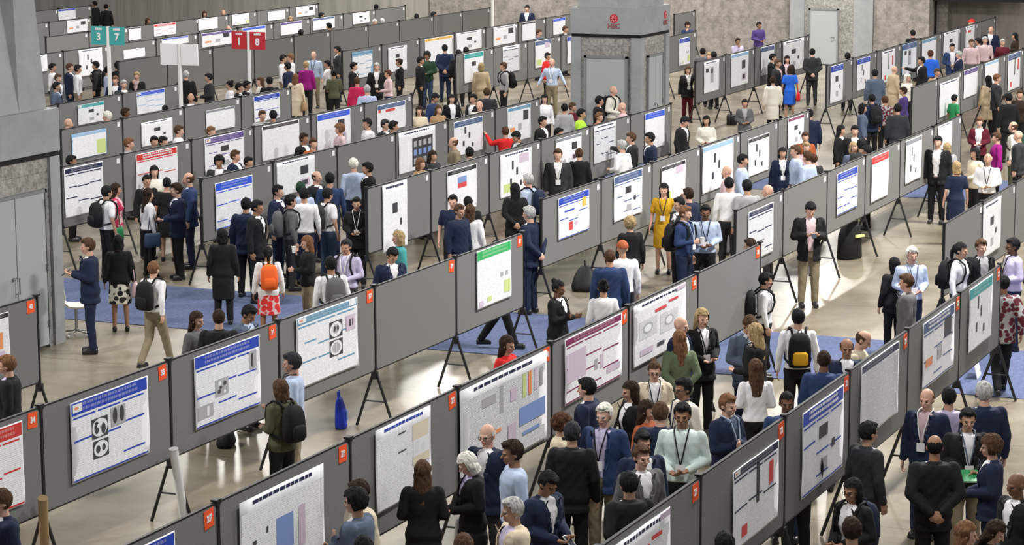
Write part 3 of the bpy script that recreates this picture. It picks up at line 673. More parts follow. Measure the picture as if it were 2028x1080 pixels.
floor_bag('tote_bag', 676, 848, [(0, 0, 0, .12, .07), (0, 0, .03, .13, .08), (-.02, 0, .22, .125, .075), (-.05, .01, .36, .12, .05), (-.09, .01, .44, .12, .025)], (.015, .04, .42), 'blue bag standing alone on the floor between two foreground rows',
    extra=lambda e: MB().box(-.06, -.088, .10, .04, -.080, .24).obj('printed_patch', mat((.12, .22, .6), .5), e))
floor_bag('backpack', 1158, 574, [(0, 0, 0, .30, .22), (0, 0, .08, .32, .24), (.03, 0, .22, .24, .2), (.08, 0, .34, .16, .14), (.10, 0, .42, .08, .07)], PAL['black'], 'slumped black backpack on the floor under the blue-titled poster', 'backpack')
floor_bag('trolley_bag', 1682, 512, [(0, 0, 0, .26, .16), (0, 0, .03, .28, .17), (0, 0, .45, .26, .15), (.02, 0, .60, .22, .12), (.05, 0, .72, .12, .08)], PAL['black'], 'black bag with a yellow strip below the cobalt-titled poster', rz=-.4,
    extra=lambda e: MB().box(-.02, -.19, .42, .22, -.15, .47).obj('reflective_strip', mat((.80, .85, .30), .5), e))
floor_bag('box_bag', 1449, 247, [(0, 0, 0, .22, .14), (0, 0, .02, .23, .15), (0, 0, .26, .23, .15), (0, 0, .28, .21, .13)], PAL['black'], 'black box-shaped bag on the floor under the light blue poster')
floor_bag('shoulder_bag', 448, 884, [(0, 0, 0, .18, .10), (0, 0, .05, .2, .12), (0, 0, .16, .16, .10), (0, 0, .2, .1, .06)], PAL['black'], 'low black bag under the speckled-figure poster board')
X, Y = on_z(1940, 748, 0)
e = empty('foam_board', (X, Y, 0.004), .1); tag(e, 'white foam board leaning under the teal-titled poster', 'board')
MB().box(-.22, 0, 0, .22, .012, .50).obj('board_sheet', mat('white'), e, rot=(math.radians(-14), 0, 0))
# ---------------------------------------------------------------- people
DG = bpy.context.evaluated_depsgraph_get
from mathutils import noise as mnoise
from mathutils.bvhtree import BVHTree
def blob(mb, voxel, smooth=2, fac=.5):
    me = D.meshes.new('t'); me.from_pydata(mb.v, [], mb.f); me.update()
    o = D.objects.new('t', me); COL.objects.link(o)
    m = o.modifiers.new('r', 'REMESH'); m.mode = 'VOXEL'; m.voxel_size = voxel; m.use_smooth_shade = True
    s = o.modifiers.new('s', 'SMOOTH'); s.factor = fac; s.iterations = smooth
    r = D.meshes.new_from_object(o.evaluated_get(DG())); D.objects.remove(o); D.meshes.remove(me)
    n = len(r.vertices); v = np.empty(n * 3); r.vertices.foreach_get('co', v)
    fs = [tuple(p.vertices) for p in r.polygons]; D.meshes.remove(r)
    return v.reshape(-1, 3), fs
def cut(v, fs, keep):
    """drop faces whose centre fails keep(c) and the loose vertices"""
    c = np.array([v[list(f)].mean(0) for f in fs]); k = keep(c); fs = [f for f, a in zip(fs, k) if a]
    used = sorted({i for f in fs for i in f}); mp = {a: b for b, a in enumerate(used)}
    return v[used], [tuple(mp[i] for i in f) for f in fs]
VC = Vector
def arms(pose):
    """(elbow, wrist, palm normal, curl) for the right (x<0) then left (x>0) arm"""
    dn = lambda s: (VC((s * .245, .035, 1.13)), VC((s * .262, -.02, .885)), VC((-s, 0, 0)), 30)
    fr = lambda s, z=1.07, w=.075: (VC((s * .245, .03, 1.14)), VC((s * w, -.25, z)), VC((0, .2, 1)), 55)
    P = dict(d=(dn(-1), dn(1)), f=(fr(-1), fr(1, 1.09)), p=(fr(-1, 1.20, .085), fr(1, 1.20, .085)),
        c=((VC((-.235, -.02, 1.14)), VC((.09, -.235, 1.17)), VC((0, 1, 0)), 20), (VC((.235, -.02, 1.15)), VC((-.08, -.255, 1.21)), VC((0, 1, 0)), 20)),
        r=((VC((-.33, -.13, 1.30)), VC((-.42, -.36, 1.36)), VC((0, 0, -1)), 25), dn(1)),
        q=(dn(-1), (VC((.34, -.12, 1.32)), VC((.38, -.30, 1.52)), VC((0, 0, -1)), 30)),
        h=((VC((-.19, -.11, 1.16)), VC((-.06, -.19, 1.40)), VC((0, 1, 0)), 60), (VC((.235, -.01, 1.14)), VC((-.04, -.24, 1.13)), VC((0, 1, 0)), 20)),
        b=((VC((-.25, .11, 1.15)), VC((-.05, .20, .98)), VC((0, -1, 0)), 40), (VC((.25, .11, 1.15)), VC((.05, .21, .97)), VC((0, -1, 0)), 40)),
        k=((VC((-.235, .02, 1.13)), VC((-.15, -.24, 1.17)), VC((1, 0, 0)), 60), dn(1)),
        w=((VC((-.245, .12, 1.15)), VC((-.25, .12, .90)), VC((1, 0, 0)), 35), (VC((.245, -.05, 1.14)), VC((.24, -.22, .96)), VC((-1, 0, 0)), 35)),
        o=((VC((-.30, .02, 1.16)), VC((-.40, -.06, .95)), VC((1, 0, 0)), 30), (VC((.30, .02, 1.16)), VC((.42, -.10, .97)), VC((-1, 0, 0)), 30)))
    return P[pose]
def legs(pose):
    if pose == 'w': return [(VC((-.088, 0, .90)), VC((-.092, -.14, .50)), VC((-.09, -.27, .10))), (VC((.088, 0, .90)), VC((.092, .03, .49)), VC((.09, .27, .13)))]
    return [(VC((s * .088, 0, .90)), VC((s * .10, -.012, .49)), VC((s * .112, .02, .085))) for s in (-1, 1)]
def torso(mb, sex, g, z0, z1=1.46):
    m = [(.84, .15, .105, 0), (.93, .168, .118, .005), (1.02, .152, .108, .002), (1.12, .148, .104, 0), (1.24, .168, .116, -.004), (1.34, .182, .112, 0), (1.40, .168, .095, .008), (1.44, .115, .075, .012), (1.465, .075, .062, .012)]
    f = [(.84, .158, .112, 0), (.93, .172, .122, .008), (1.02, .145, .105, .002), (1.12, .126, .095, 0), (1.24, .148, .122, -.014), (1.34, .160, .108, -.004), (1.40, .150, .088, .008), (1.44, .100, .068, .012), (1.465, .066, .056, .012)]
    t = m if sex == 'm' else f
    rows = []
    if z0 < .84:
        for z in np.linspace(z0, .82, 3): rows.append((0, 0, z, t[0][1] + g + .012, t[0][2] + g + .018))
    for z, rx, ry, cy in t:
        if z0 - .01 <= z <= z1: rows.append((0, cy, z, rx + g, ry + g))
    mb.loft(rows, 24, pw=2.4)
SHO = dict(m=.185, f=.163)
def arm_pts(pose, sex):
    out = []
    for s, (e, w, n, cu) in zip((-1, 1), arms(pose)):
        e = e.copy(); e.x *= (1 if sex == 'm' else .92)
        out.append((VC((s * SHO[sex], .012, 1.385)), e, w, n, cu))
    return out
def hand(mb, e, w, nrm, curl, side):
    d = (w - e).normalized(); n = (nrm - d * nrm.dot(d)).normalized(); s_ = d.cross(n).normalized()
    th = 1 if s_.dot(VC((0, -1, .4))) > 0 else -1
    M = Matrix((s_, n, d)).transposed()
    mb.ell(w + d * .045, (.040, .016, .052), M, 12, 8)
    for k in range(4):
        ln = (.036, .040, .038, .030)[k]; b0 = w + d * .082 + s_ * (k - 1.5) * .0215 * -th; a = math.radians(curl * (.55 + .12 * k))
        d1 = d * math.cos(a) + n * math.sin(a); b1 = b0 + d1 * ln; a2 = a + math.radians(curl * .8); d2 = d * math.cos(a2) + n * math.sin(a2)
        mb.cone(b0 - d * .012, .0100, b1, .0092, 8); mb.cone(b1, .0092, b1 + d2 * ln * .75, .0078, 8)
    t0 = w + d * .03 + s_ * .034 * th; t1 = t0 + (d * .7 + s_ * th * .6 + n * .3).normalized() * .036
    mb.cone(w + d * .02 + s_ * .015 * th, .013, t0, .012, 8); mb.cone(t0, .012, t1, .010, 8); mb.cone(t1, .010, t1 + (d * .9 + n * .4).normalized() * .024, .008, 8)
NECK = VC((0, -.004, 1.500))
def head_matrix(hv):
    y, p = dict(n=(0, 8), v=(0, 32), a=(42, 8), e=(-42, 8), u=(0, -8))[hv]
    return Matrix.Translation(NECK) @ Matrix.Rotation(math.radians(y), 4, 'Z') @ Matrix.Rotation(math.radians(p), 4, 'X')
MC = {}
LOD = 0
def body(pose, sex, hv):
    key = ('body', pose, sex, hv, LOD)
    if key in MC: return MC[key]
    mb = MB(); torso(mb, sex, 0, .84)
    for sh, e, w, n, cu in arm_pts(pose, sex):
        mb.cone(sh, .053 if sex == 'm' else .046, e, .041 if sex == 'm' else .036, 14); mb.cone(e, .040 if sex == 'm' else .035, w, .026, 12); hand(mb, e, w, n, cu, 0)
    for h, k, a in legs(pose):
        mb.cone(h, .088, k, .056, 16); mb.cone(k, .055, a, .036, 14); mb.cone(a + VC((0, .02, -.04)), .036, a + VC((0, -.14, -.055)), .028, 10)
    hm = head_matrix(hv); R3 = hm.to_3x3()
    mb.cone((0, .016, 1.41), .060, hm @ VC((0, .012, .03)), .054, 16)
    H = lambda c, r, n=18, k=12: mb.ell(hm @ VC(c), r, R3, n, k)
    H((0, .014, .125), (.076, .094, .098), 24, 16); H((0, -.024, .088), (.062, .066, .086)); H((0, -.058, .026), (.032, .026, .022)); H((0, -.074, .120), (.052, .018, .012)); H((0, -.080, .044), (.026, .014, .011))
    for s in (-1, 1):
        H((s * .078, .012, .095), (.011, .022, .031)); H((s * .036, -.066, .078), (.022, .020, .02))
    mb.cone(hm @ VC((0, -.086, .112)), .009, hm @ VC((0, -.108, .076)), .0125, 8)
    v, fs = blob(mb, (.0082, .0108, .0140)[LOD], (2, 2, 1)[LOD], .45)
    hi = np.array(hm.inverted()); c = np.array([v[list(f)].mean(0) for f in fs]); q = c @ hi[:3, :3].T + hi[:3, 3]
    x, y, z = q.T; mi = np.zeros(len(fs), int); front = (y < -.055)
    for s in (-1, 1):
        mi[front & (((x - s * .030) / .0135) ** 2 + ((z - .100) / .0062) ** 2 < 1)] = 1
        mi[front & (abs(x - s * .031) < .017) & (abs(z - .1195) < .0042) & (LOD == 0)] = 3
    mi[front & (abs(x) < .024) & (abs(z - .044) < .0065)] = 2
    me = new_mesh('body', v, fs, [mat('skin1')] * 4, mi, True)
    # thin out the mesh where clothing covers it
    o = D.objects.new('t', me); COL.objects.link(o); vg = o.vertex_groups.new(name='covered')
    hands = [w + (w - e).normalized() * .06 for _, e, w, _, _ in arm_pts(pose, sex)]
    cov = v[:, 2] < 1.43
    for h_ in hands: cov &= ((v - np.array(h_)) ** 2).sum(1) > .13 ** 2
    vg.add([int(i) for i in np.nonzero(cov)[0]], 1.0, 'REPLACE')
    dm = o.modifiers.new('d', 'DECIMATE'); dm.ratio = .40; dm.vertex_group = 'covered'; dm.vertex_group_factor = 10
    r = D.meshes.new_from_object(o.evaluated_get(DG())); D.objects.remove(o); D.meshes.remove(me); r.name = 'body'; MC[key] = r
    if 'dbg' in MC: print('body', key, len(fs), len(r.polygons))
    return r
def garment(kind, pose, sex):
    key = (kind, pose, sex, LOD)
    if key in MC: return MC[key]
    mb = MB(); A = arm_pts(pose, sex)
    sl = lambda g0, g1, full=True: [(mb.cone(sh, .053 + g0, e, .042 + g0, 14), mb.cone(e, .042 + g0, e.lerp(w, .93), .030 + g1, 14)) if full else mb.cone(sh, .055 + g0, sh.lerp(e, .72), .052 + g0, 14) for sh, e, w, n, cu in A]
    keep = None
    if kind in ('shirt', 'tee', 'polo'):
        torso(mb, sex, .013, .88); sl(.010, .008, kind == 'shirt'); mb.loft([(0, .012, 1.43, .074, .066), (0, .008, 1.468, .064, .060)], 16)
        keep = lambda c: ~((c[:, 2] > 1.462) & (c[:, 0] ** 2 + (c[:, 1] - .008) ** 2 < .055 ** 2))
    elif kind == 'vest':
        torso(mb, sex, .011, .90); mb.loft([(0, .012, 1.43, .074, .066), (0, .008, 1.470, .063, .060)], 16)
    elif kind in ('jacket', 'blazer', 'coat', 'cardigan'):
        z0 = dict(jacket=.76, blazer=.76, coat=.46, cardigan=.80)[kind]
        torso(mb, sex, .030, z0); sl(.022, .018)
        mb.loft([(0, .016, 1.42, .086, .078), (0, .018, 1.472, .071, .064)], 16)
        def keep(c):
            x, y, z = c.T
            wv = .012 + .075 * np.clip((z - 1.10) / .34, 0, 1) if kind in ('jacket', 'coat') else .045 + .05 * np.clip((z - 1.0) / .44, 0, 1)
            V = (y < -.015) & (abs(x) < wv) & ((z > 1.10) | (kind in ('blazer', 'cardigan'))) & (y > -.19)
            return ~V
    elif kind == 'sweater':
        torso(mb, sex, .024, .84); sl(.018, .014); mb.loft([(0, .012, 1.43, .08, .07), (0, .010, 1.466, .066, .06)], 16)
    elif kind == 'trousers':
        torso(mb, sex, .010, .84, 1.0); mb.loft([(0, 0, .80, .14, .10), (0, 0, .90, .175, .125)], 20)
        for h, k, a in legs(pose): mb.cone(h, .100, k, .074, 16); mb.cone(k, .073, a + VC((0, 0, .0)), .058, 16)
    elif kind in ('skirt', 'longskirt'):
        z1 = .50 if kind == 'skirt' else .18
        mb.loft([(0, 0, z1, .21, .17), (0, 0, .75, .195, .15), (0, .004, .93, .182, .134), (0, 0, 1.04, .155, .118)], 28)
    elif kind == 'dress':
        torso(mb, sex, .014, .90); sl(.010, .008, False); mb.loft([(0, 0, .50, .20, .165), (0, 0, .75, .195, .15), (0, .004, .93, .186, .138)], 28)
    v, fs = blob(mb, (.0125, .017, .023)[LOD], (3, 2, 1)[LOD], .5)
    if keep: v, fs = cut(v, fs, keep)
    # cloth folds
    z = v[:, 2]; amp = .0035
    ph = np.sin(z * 38 + v[:, 0] * 23) * np.sin(v[:, 0] * 31 + v[:, 1] * 17 + z * 9)
    v = v.copy(); v[:, 1] += ph * amp; v[:, 0] += np.sin(z * 29 + v[:, 1] * 40) * amp * .6
    me = new_mesh(kind, v, fs, [mat('black')], None, True); MC[key] = me
    return me
def lapel_mesh(kind, pose, sex, s):
    key = ('lapel', kind, pose, sex, s, LOD)
    if key in MC: return MC[key]
    g = garment(kind, pose, sex); bv = BVHTree.FromPolygons([v.co for v in g.vertices], [tuple(p.vertices) for p in g.polygons])
    op = kind in ('blazer', 'cardigan'); zs = np.linspace(1.455, 1.02 if op else 1.10, 7); vs = []
    for z in zs:
        wv = (.045 + .05 * max(0, min(1, (z - 1.0) / .44))) if op else (.012 + .075 * max(0, min(1, (z - 1.10) / .34)))
        wd = .046 * math.sin(math.pi * min(1, (z - zs[-1]) / (zs[0] - zs[-1]) * .80 + .18)) + .004
        for x in (wv - .008, wv + wd):
            h_ = bv.ray_cast(VC((s * x, -.6, z)), VC((0, 1, 0))); y = h_[0].y if h_[0] and h_[0].y < 0 else -.10
            if h_[0] is None or y < -.205: y = -.14
            vs.append((s * x, y - .009, z))
    b = [(x, y + .006, z) for x, y, z in vs]; k = len(vs); fs = []
    for i in range(len(zs) - 1):
        a = i * 2; fs += [(a, a + 1, a + 3, a + 2), (k + a, k + a + 2, k + a + 3, k + a + 1), (a, a + 2, k + a + 2, k + a), (a + 1, k + a + 1, k + a + 3, a + 3)]
    fs += [(0, k, k + 1, 1), (k - 2, k - 1, 2 * k - 1, 2 * k - 2)]
    MC[key] = new_mesh('lapel', vs + b, fs, [black], None, False); return MC[key]
def shoe_mesh(pose, i, heel):
    key = ('shoe', pose, i, LOD)
    if key in MC: return MC[key]
    a = legs(pose)[i][2]; mb = MB(); mb.cone(a + VC((0, .03, -.035)), .046, a + VC((0, -.13, -.045)), .038, 12); mb.box(a.x - .04, a.y - .17, a.z - .085, a.x + .04, a.y + .07, a.z - .06)
    v, fs = blob(mb, (.012, .016, .02)[LOD], 1); MC[key] = new_mesh('shoe', v, fs, [mat('black')], None, True); return MC[key]
def hair_mesh(st):
    key = ('hair', st, LOD)
    if key in MC: return MC[key]
    mb = MB(); g = dict(s=.014, u=.006, b=.008, l=.018, o=.018, k=.012, c=.032, p=.012, h=.018, w=.026)[st]
    mb.ell((0, .018, .130), (.077 + g, .096 + g, .099 + g), n=28, k=18)
    if st in 'sw': mb.ell((0, -.035, .205), (.062, .055, .026), n=16, k=10)
    if st == 'l': mb.loft([(0, .075, -.25, .060, .030), (0, .070, -.14, .092, .045), (0, .062, -.06, .098, .055), (0, .045, .02, .100, .070), (0, .03, .12, .093, .085)], 20)
    if st == 'o': mb.loft([(0, .035, -.035, .088, .075), (0, .025, .05, .102, .088), (0, .015, .13, .093, .09)], 20)
    if st == 'k': mb.ell((0, .105, .205), (.045, .045, .042), n=14, k=9)
    if st == 'p': mb.cone((0, .11, .15), .036, (0, .145, .06), .032); mb.cone((0, .145, .06), .032, (0, .12, -.12), .018)
    if st == 'c':
        rr = random.Random(3)
        for _ in range(60):
            t, p = rr.uniform(0, 6.28), rr.uniform(-.35, 1.5); d = VC((math.cos(t) * math.cos(p), math.sin(t) * math.cos(p), math.sin(p)))
            if d.y < -.6 and d.z < .5: continue
            mb.ell(VC((0, .022, .125)) + VC((d.x * .098, d.y * .112, d.z * .112)), (.026, .026, .026), n=8, k=6)
    if st == 'h': mb.loft([(0, -.10, .168, .062, .075), (0, -.10, .178, .062, .075)], 20)
    v, fs = blob(mb, (.0075, .010, .0135)[LOD], 2 - (LOD > 1))
    def keep(c):
        x, y, z = c.T; ax = abs(x); z = z + np.sin(x * 210) * .004 + np.sin(x * 90 + 1) * .004
        if st == 'b': return (z < .155) & (y > -.02) & (z > .035 - y * .1) & ~((ax > .06) & (z < .11) & (y < .03))
        if st == 'h': return z > .150 - .3 * np.clip(y, 0, .12)
        hl = .172 if st in 'sulokpw' else .168
        face = (y < -.028) & (z < hl) & (ax < .2)
        side = (y < .004) & (z < .112) if st in 'sukpbw' else (y < -.03) & (z < .09)
        low = (z < .035) & (np.full(len(z), st not in 'lop')) | (z < .02) & (y < .03) & (np.full(len(z), st not in 'lo'))
        inside = (y < -.015) & (ax < .06) & (z < .06)
        return ~(face | side | low | inside)
    v, fs = cut(v, fs, keep)
    v = v.copy(); cc = np.array([0, .02, .10]); amp_ = .004 if st in 'ubh' else (.012 if st == 'c' else .0085)
    for i_ in range(len(v)):
        d_ = VC(v[i_] - cc); q_ = VC(v[i_]); nn = mnoise.noise(VC((q_.x * 34, q_.y * 34, q_.z * 16))) + .5 * mnoise.noise(VC((q_.x * 95, q_.y * 95, q_.z * 30)))
        v[i_] += np.array(d_.normalized()) * nn * amp_
    MC[key] = new_mesh('hair', v, fs, [mat('black')], None, True); return MC[key]
def glasses_mesh():
    if 'gl' in MC: return MC['gl']
    mb = MB()
    for s in (-1, 1):
        mb.tube([(s * .031 + .021 * math.cos(a * .7854), -.101, .100 + .015 * math.sin(a * .7854)) for a in range(9)], .0028, 6); mb.tube([(s * .052, -.10, .104), (s * .084, -.02, .106), (s * .084, .02, .10)], .0025, 6)
    mb.tube([(-.010, -.103, .104), (.010, -.103, .104)], .0025, 6)
    MC['gl'] = mb.mesh('glasses', [black]); return MC['gl']
def lanyard_mesh():
    if 'ly' in MC: return MC['ly']
    mb = MB(); y0 = lambda z: -.105 - .058 * max(0, min(1, (1.45 - z) / .18))
    for s in (-1, 1):
        p = [(s * (.072 - .070 * t), y0(1.46 - .34 * t) - .006, 1.46 - .34 * t) for t in (0, .2, .4, .6, .8, 1)]
        mb.tube([(s * .06, .05, 1.49), (s * .078, -.02, 1.485)] + p, .0075, 6)
    MC['ly'] = mb.mesh('lanyard', [black], True)
    b = MB().box(-.048, -.178, 1.03, .048, -.170, 1.13); MC['bd'] = b.mesh('badge', [mat('white')]); return MC['ly']
def slots(o, mats_):
    for i, m in enumerate(mats_):
        o.material_slots[i].link = 'OBJECT'; o.material_slots[i].material = m
CN = dict(lightblue='light blue', lightgrey='light grey', offwhite='off-white', brightblue='bright blue', darkgreen='dark green', darkbrown='dark brown', slate='grey-blue', denim='blue denim')
cn = lambda c: CN.get(c, c)
NOUN = dict(suit='suit', blazer='blazer', shirt='shirt', tee='t-shirt', dress='dress', coat='long coat', sweater='top', cardigan='cardigan', skirt='top and skirt', longskirt='top and long skirt', tailor='jacket')
def clothm(c, shiny=.85):
    pats = dict(floral=('black', 'offwhite', 9, .45), redflor=('red', 'pink', 10, .55), pinkflor=('pink', 'crimson', 12, .45), plaid=('maroon', 'lightgrey', 14, .5), camo=('navy', 'slate', 8, .5))
    if c in pats: return pattern(c + '_print', *pats[c])
    return mat(c, shiny)
PL = []
PERSONS = []
def clear_spot(x, y, h0, fixed, me_free=False):
    best = None
    for i in range(0, 1 if fixed else 45):
        dh = (i + 1) // 2 * .01 * (1 if i % 2 else -1); X, Y = on_z(x, y, h0 + dh); c = abs(dh) * 4
        for r_, xs in RX.items():
            if xs[0] - .3 < X < xs[-1] + .3:
                dd = abs(Y - YR[r_])
                if dd < .34: c += (.34 - dd) * 12
        for a, b in PL:
            dd = math.hypot(X - a, Y - b)
            if dd < .56: c += (.56 - dd) * 6
        if 62.3 * S < X < 65.3 * S and PY0 - .35 < Y < PY1 + .35: c += 3
        if 31 * S < X < 35.2 * S and PY0 - .3 < Y: c += 3
        if X > WX - .4: c += 4
        if best is None or c < best[0]: best = (c, h0 + dh, X, Y)
    PL.append((best[2], best[3])); return best[1:]
FD = {0: 'facing the camera', 45: 'turned half right', 90: 'facing right', 135: 'turned away to the right', 180: 'seen from behind', 225: 'turned away to the left', 270: 'facing left', 315: 'turned half left'}
def person(line):
    global LOD
    a, place = line.split('|'); a = a.split(); place = place.strip()
    x, y, face = float(a[0]), float(a[1]), float(a[2]); sex, pose, hv, top, tc, ic, bc, st, hc, skin = a[3], a[4][0], (a[4] + 'n')[1], a[5], a[6], a[7], a[8], a[9], a[10], a[11]
    acc = a[12:]; h0 = 1.76 if sex == 'm' else 1.65; fixed = False; AC = {}
    for t in acc:
        if t[0] == '=': h0 = float(t[1:]); fixed = True
        else: k = t.split(':'); AC[k[0]] = k[1] if len(k) > 1 else 'black'
    h, X, Y = clear_spot(x, y, h0, fixed)
    rz = YAW + math.pi + math.radians(face) + math.pi / 2
    dist = math.hypot(X, Y); LOD = 0 if dist < 34 else (1 if dist < 48 else 2)
    e = empty('person', (X, Y, 0.012), rz); sc = (h - .012) / 1.735; e.scale = (sc, sc, sc)
    PERSONS.append(e)
    skm = mat('skin' + skin, .55); hcm = hairm(dict(w='whitehair').get(hc, hc)) if st != 'h' else mat(hc, .7)
    b = link('body', body(pose, sex, hv), e); slots(b, [skm, mat((.02, .012, .01), .3, 'eye'), mat(tuple(q * .75 for q in PAL['skin' + skin]), .5, 'lips') if int(skin) > 2 else mat('lip', .5), hcm if st not in 'n' else skm])
    def wear(kind, c, nm=None, lab=None):
        o = link(nm or kind, garment(kind, pose, sex), e); slots(o, [clothm(c)]); return o
    if top in ('suit', 'tailor'): wear('vest', ic, 'shirt'); wear('jacket', tc)
    elif top == 'blazer': wear('vest', ic, 'shirt'); wear('blazer', tc, 'jacket')
    elif top == 'cardigan': wear('vest', ic, 'shirt'); wear('cardigan', tc)
    elif top == 'coat': wear('vest', ic, 'shirt'); wear('coat', tc)
    elif top == 'shirt': wear('shirt', tc)
    elif top == 'tee': wear('tee', tc, 'shirt')
    elif top in ('sweater',): wear('sweater', tc)
    elif top in ('skirt', 'longskirt'): wear('sweater' if ic == 's' else 'shirt', tc, 'blouse')
    elif top == 'dress': wear('dress', tc)
    if top in ('skirt', 'longskirt'): wear(top, bc, 'skirt')
    elif top != 'dress': wear('trousers', bc)
    if LOD < 2 and top in ('suit', 'tailor', 'blazer', 'coat', 'cardigan') and math.cos(math.radians(face)) > -.3 and tc in PAL:
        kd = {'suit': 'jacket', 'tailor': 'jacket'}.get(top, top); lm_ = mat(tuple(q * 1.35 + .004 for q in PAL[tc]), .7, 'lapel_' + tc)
        for s_ in (-1, 1): slots(link('lapel', lapel_mesh(kd, pose, sex, s_), e), [lm_])
    for i in (0, 1):
        o = link('shoe', shoe_mesh(pose, i, 0), e); slots(o, [mat('black' if bc not in ('white',) else 'brown', .4)])
    hm = head_matrix(hv)
    if st != 'n':
        o = link('hair' if st != 'h' else 'cap', hair_mesh(st), e); o.matrix_local = hm; slots(o, [hcm])
    if 'G' in AC: link('glasses', glasses_mesh(), e).matrix_local = hm
    if 'L' in AC:
        o = link('lanyard', lanyard_mesh(), e); slots(o, [mat(AC['L'] if AC['L'] != 'black' else 'black', .6)]); link('badge', MC['bd'], o)
    if 'T' in AC:
        if 'tie' not in MC: MC['tie'] = MB().add([(-.018, -.118, 1.44), (.018, -.118, 1.44), (-.034, -.142, 1.12), (.034, -.142, 1.12), (0, -.144, 1.07), (-.018, -.108, 1.44), (.018, -.108, 1.44), (-.034, -.13, 1.12), (.034, -.13, 1.12), (0, -.132, 1.07)], [(0, 1, 3, 2), (2, 3, 4), (5, 7, 8, 6), (7, 9, 8), (0, 2, 7, 5), (1, 6, 8, 3), (2, 4, 9, 7), (3, 8, 9, 4), (0, 5, 6, 1)]).mesh('tie', [black])
        slots(link('tie', MC['tie'], e), [mat(AC['T'], .5)])
    # things carried: top-level
    Mp = Matrix.Translation((X, Y, .012)) @ Matrix.Rotation(rz, 4, 'Z') @ Matrix.Scale(sc, 4)
    def carry(name, base, cat, label):
        if len(label.split()) > 16: label = label.replace(who, 'person')
        t = empty(name, Mp @ VC(base), rz); t.scale = (sc, sc, sc); tag(t, label, cat); return t
    wr = [w_ for _, _, w_, _, _ in arm_pts(pose, sex)]; el = [e_ for _, e_, _, _, _ in arm_pts(pose, sex)]
    who = 'person in %s' % cn(tc)
    if 'B' in AC:
        t = carry('backpack', (0, .235, .98), 'backpack', '%s backpack on the %s, %s' % (cn(AC['B']), who, place))
        if 'bp' not in MC:
            m_ = MB(); m_.loft([(0, 0, 0, .10, .05), (0, 0, .02, .145, .085), (0, .005, .2, .155, .095), (0, .0, .36, .145, .085), (0, -.01, .44, .11, .06), (0, -.02, .465, .05, .03)], 24, pw=3); MC['bp'] = m_.mesh('pack_body', [black], True)
            m_ = MB(); m_.loft([(0, .10, .05, .08, .02), (0, .105, .07, .105, .035), (0, .105, .2, .10, .035), (0, .10, .23, .07, .02)], 20, pw=3.5); MC['bq'] = m_.mesh('front_pocket', [black], True)
            for s in (-1, 1):
                m_ = MB(); m_.tube([(s * .09, -.075, .42), (s * .10, -.16, .50), (s * .115, -.26, .495), (s * .125, -.365, .42), (s * .128, -.385, .30), (s * .15, -.34, .16), (s * .175, -.22, .08), (s * .14, -.08, .05)], .017, 8); MC['bs%d' % s] = m_.mesh('strap', [black], True)
            m_ = MB(); m_.tube([(-.03, -.03, .46), (-.02, -.03, .50), (.02, -.03, .50), (.03, -.03, .46)], .007, 6); MC['bh'] = m_.mesh('handle', [black], True)
        for k_, n_ in (('bp', 'pack_body'), ('bq', 'front_pocket'), ('bs-1', 'strap'), ('bs1', 'strap'), ('bh', 'handle')):
            o = link(n_, MC[k_], t); slots(o, [mat('black' if n_ == 'strap' else ('mustard' if (AC['B'] == 'black' and 'Y' in AC and n_ == 'front_pocket') else AC['B']), .8)])
    if 'H' in AC:
        t = carry('handbag', (-.27, .03, .62), 'bag', '%s bag carried by the %s, %s' % (cn(AC['H']), who, place))
        if 'hb' not in MC:
            m_ = MB(); m_.loft([(0, 0, 0, .055, .15), (0, 0, .05, .07, .17), (0, 0, .22, .05, .16), (0, 0, .27, .03, .15)], 20, pw=4); MC['hb'] = m_.mesh('bag_body', [black], True)
            m_ = MB(); m_.tube([(0, -.10, .25), (.02, -.08, .45), (.07, 0, .80), (.02, .06, .45), (0, .10, .25)], .010, 8); MC['hs'] = m_.mesh('shoulder_strap', [black], True)
        for k_, n_ in (('hb', 'bag_body'), ('hs', 'shoulder_strap')): slots(link(n_, MC[k_], t), [mat(AC['H'], .6)])
    hold = [wr[i] + (wr[i] - el[i]).normalized() * .10 for i in (0, 1)]
    if 'P' in AC:
        c = (hold[0] + hold[1]) / 2 if pose in 'fp' else hold[0]
        t = carry('phone', (c.x, c.y - .01, c.z + .0), 'phone', '%s phone held by the %s, %s' % (cn(AC['P']), who, place))
        MB().box(-.037, -.075, 0, .037, .075, .009).obj('phone_body', mat(AC['P'], .3), t, rot=(math.radians(35), 0, 0)); MB().box(-.033, -.068, .0092, .033, .068, .0105).obj('screen', mat((.05, .06, .08), .1, 'dark_screen'), t, rot=(math.radians(35), 0, 0))
    if 'C' in AC:
        c = hold[0]; t = carry('paper_cup', (c.x + .02, c.y - .035, c.z - .04), 'cup', '%s paper cup held by the %s, %s' % (cn(AC['C']), who, place))
        MB().loft([(0, 0, 0, .027, .027), (0, 0, .10, .039, .039)], 16).obj('cup_wall', mat(AC['C'], .5), t); MB().loft([(0, 0, .10, .041, .041), (0, 0, .112, .039, .039)], 16).obj('lid', mat('offwhite', .4), t)
    if 'K' in AC:
        c = (hold[0] + hold[1]) / 2; t = carry('book', (c.x, c.y - .03, c.z), 'book', '%s book held by the %s, %s' % (cn(AC['K']), who, place))
        MB().box(-.15, -.11, 0, .15, .11, .012).obj('cover', mat(AC['K'], .5), t, rot=(math.radians(20), 0, 0)); MB().box(-.14, -.10, -.014, .14, .10, -.0005).obj('pages', mat('paper', .6), t, rot=(math.radians(20), 0, 0))
    fd = FD[int(round(face / 45) * 45) % 360]
    what = '%s %s' % (cn(tc), NOUN[top])
    what = {'floral': 'floral'}.get(tc, what)
    lb = 'person in %s %s, %s' % (what, fd, place)
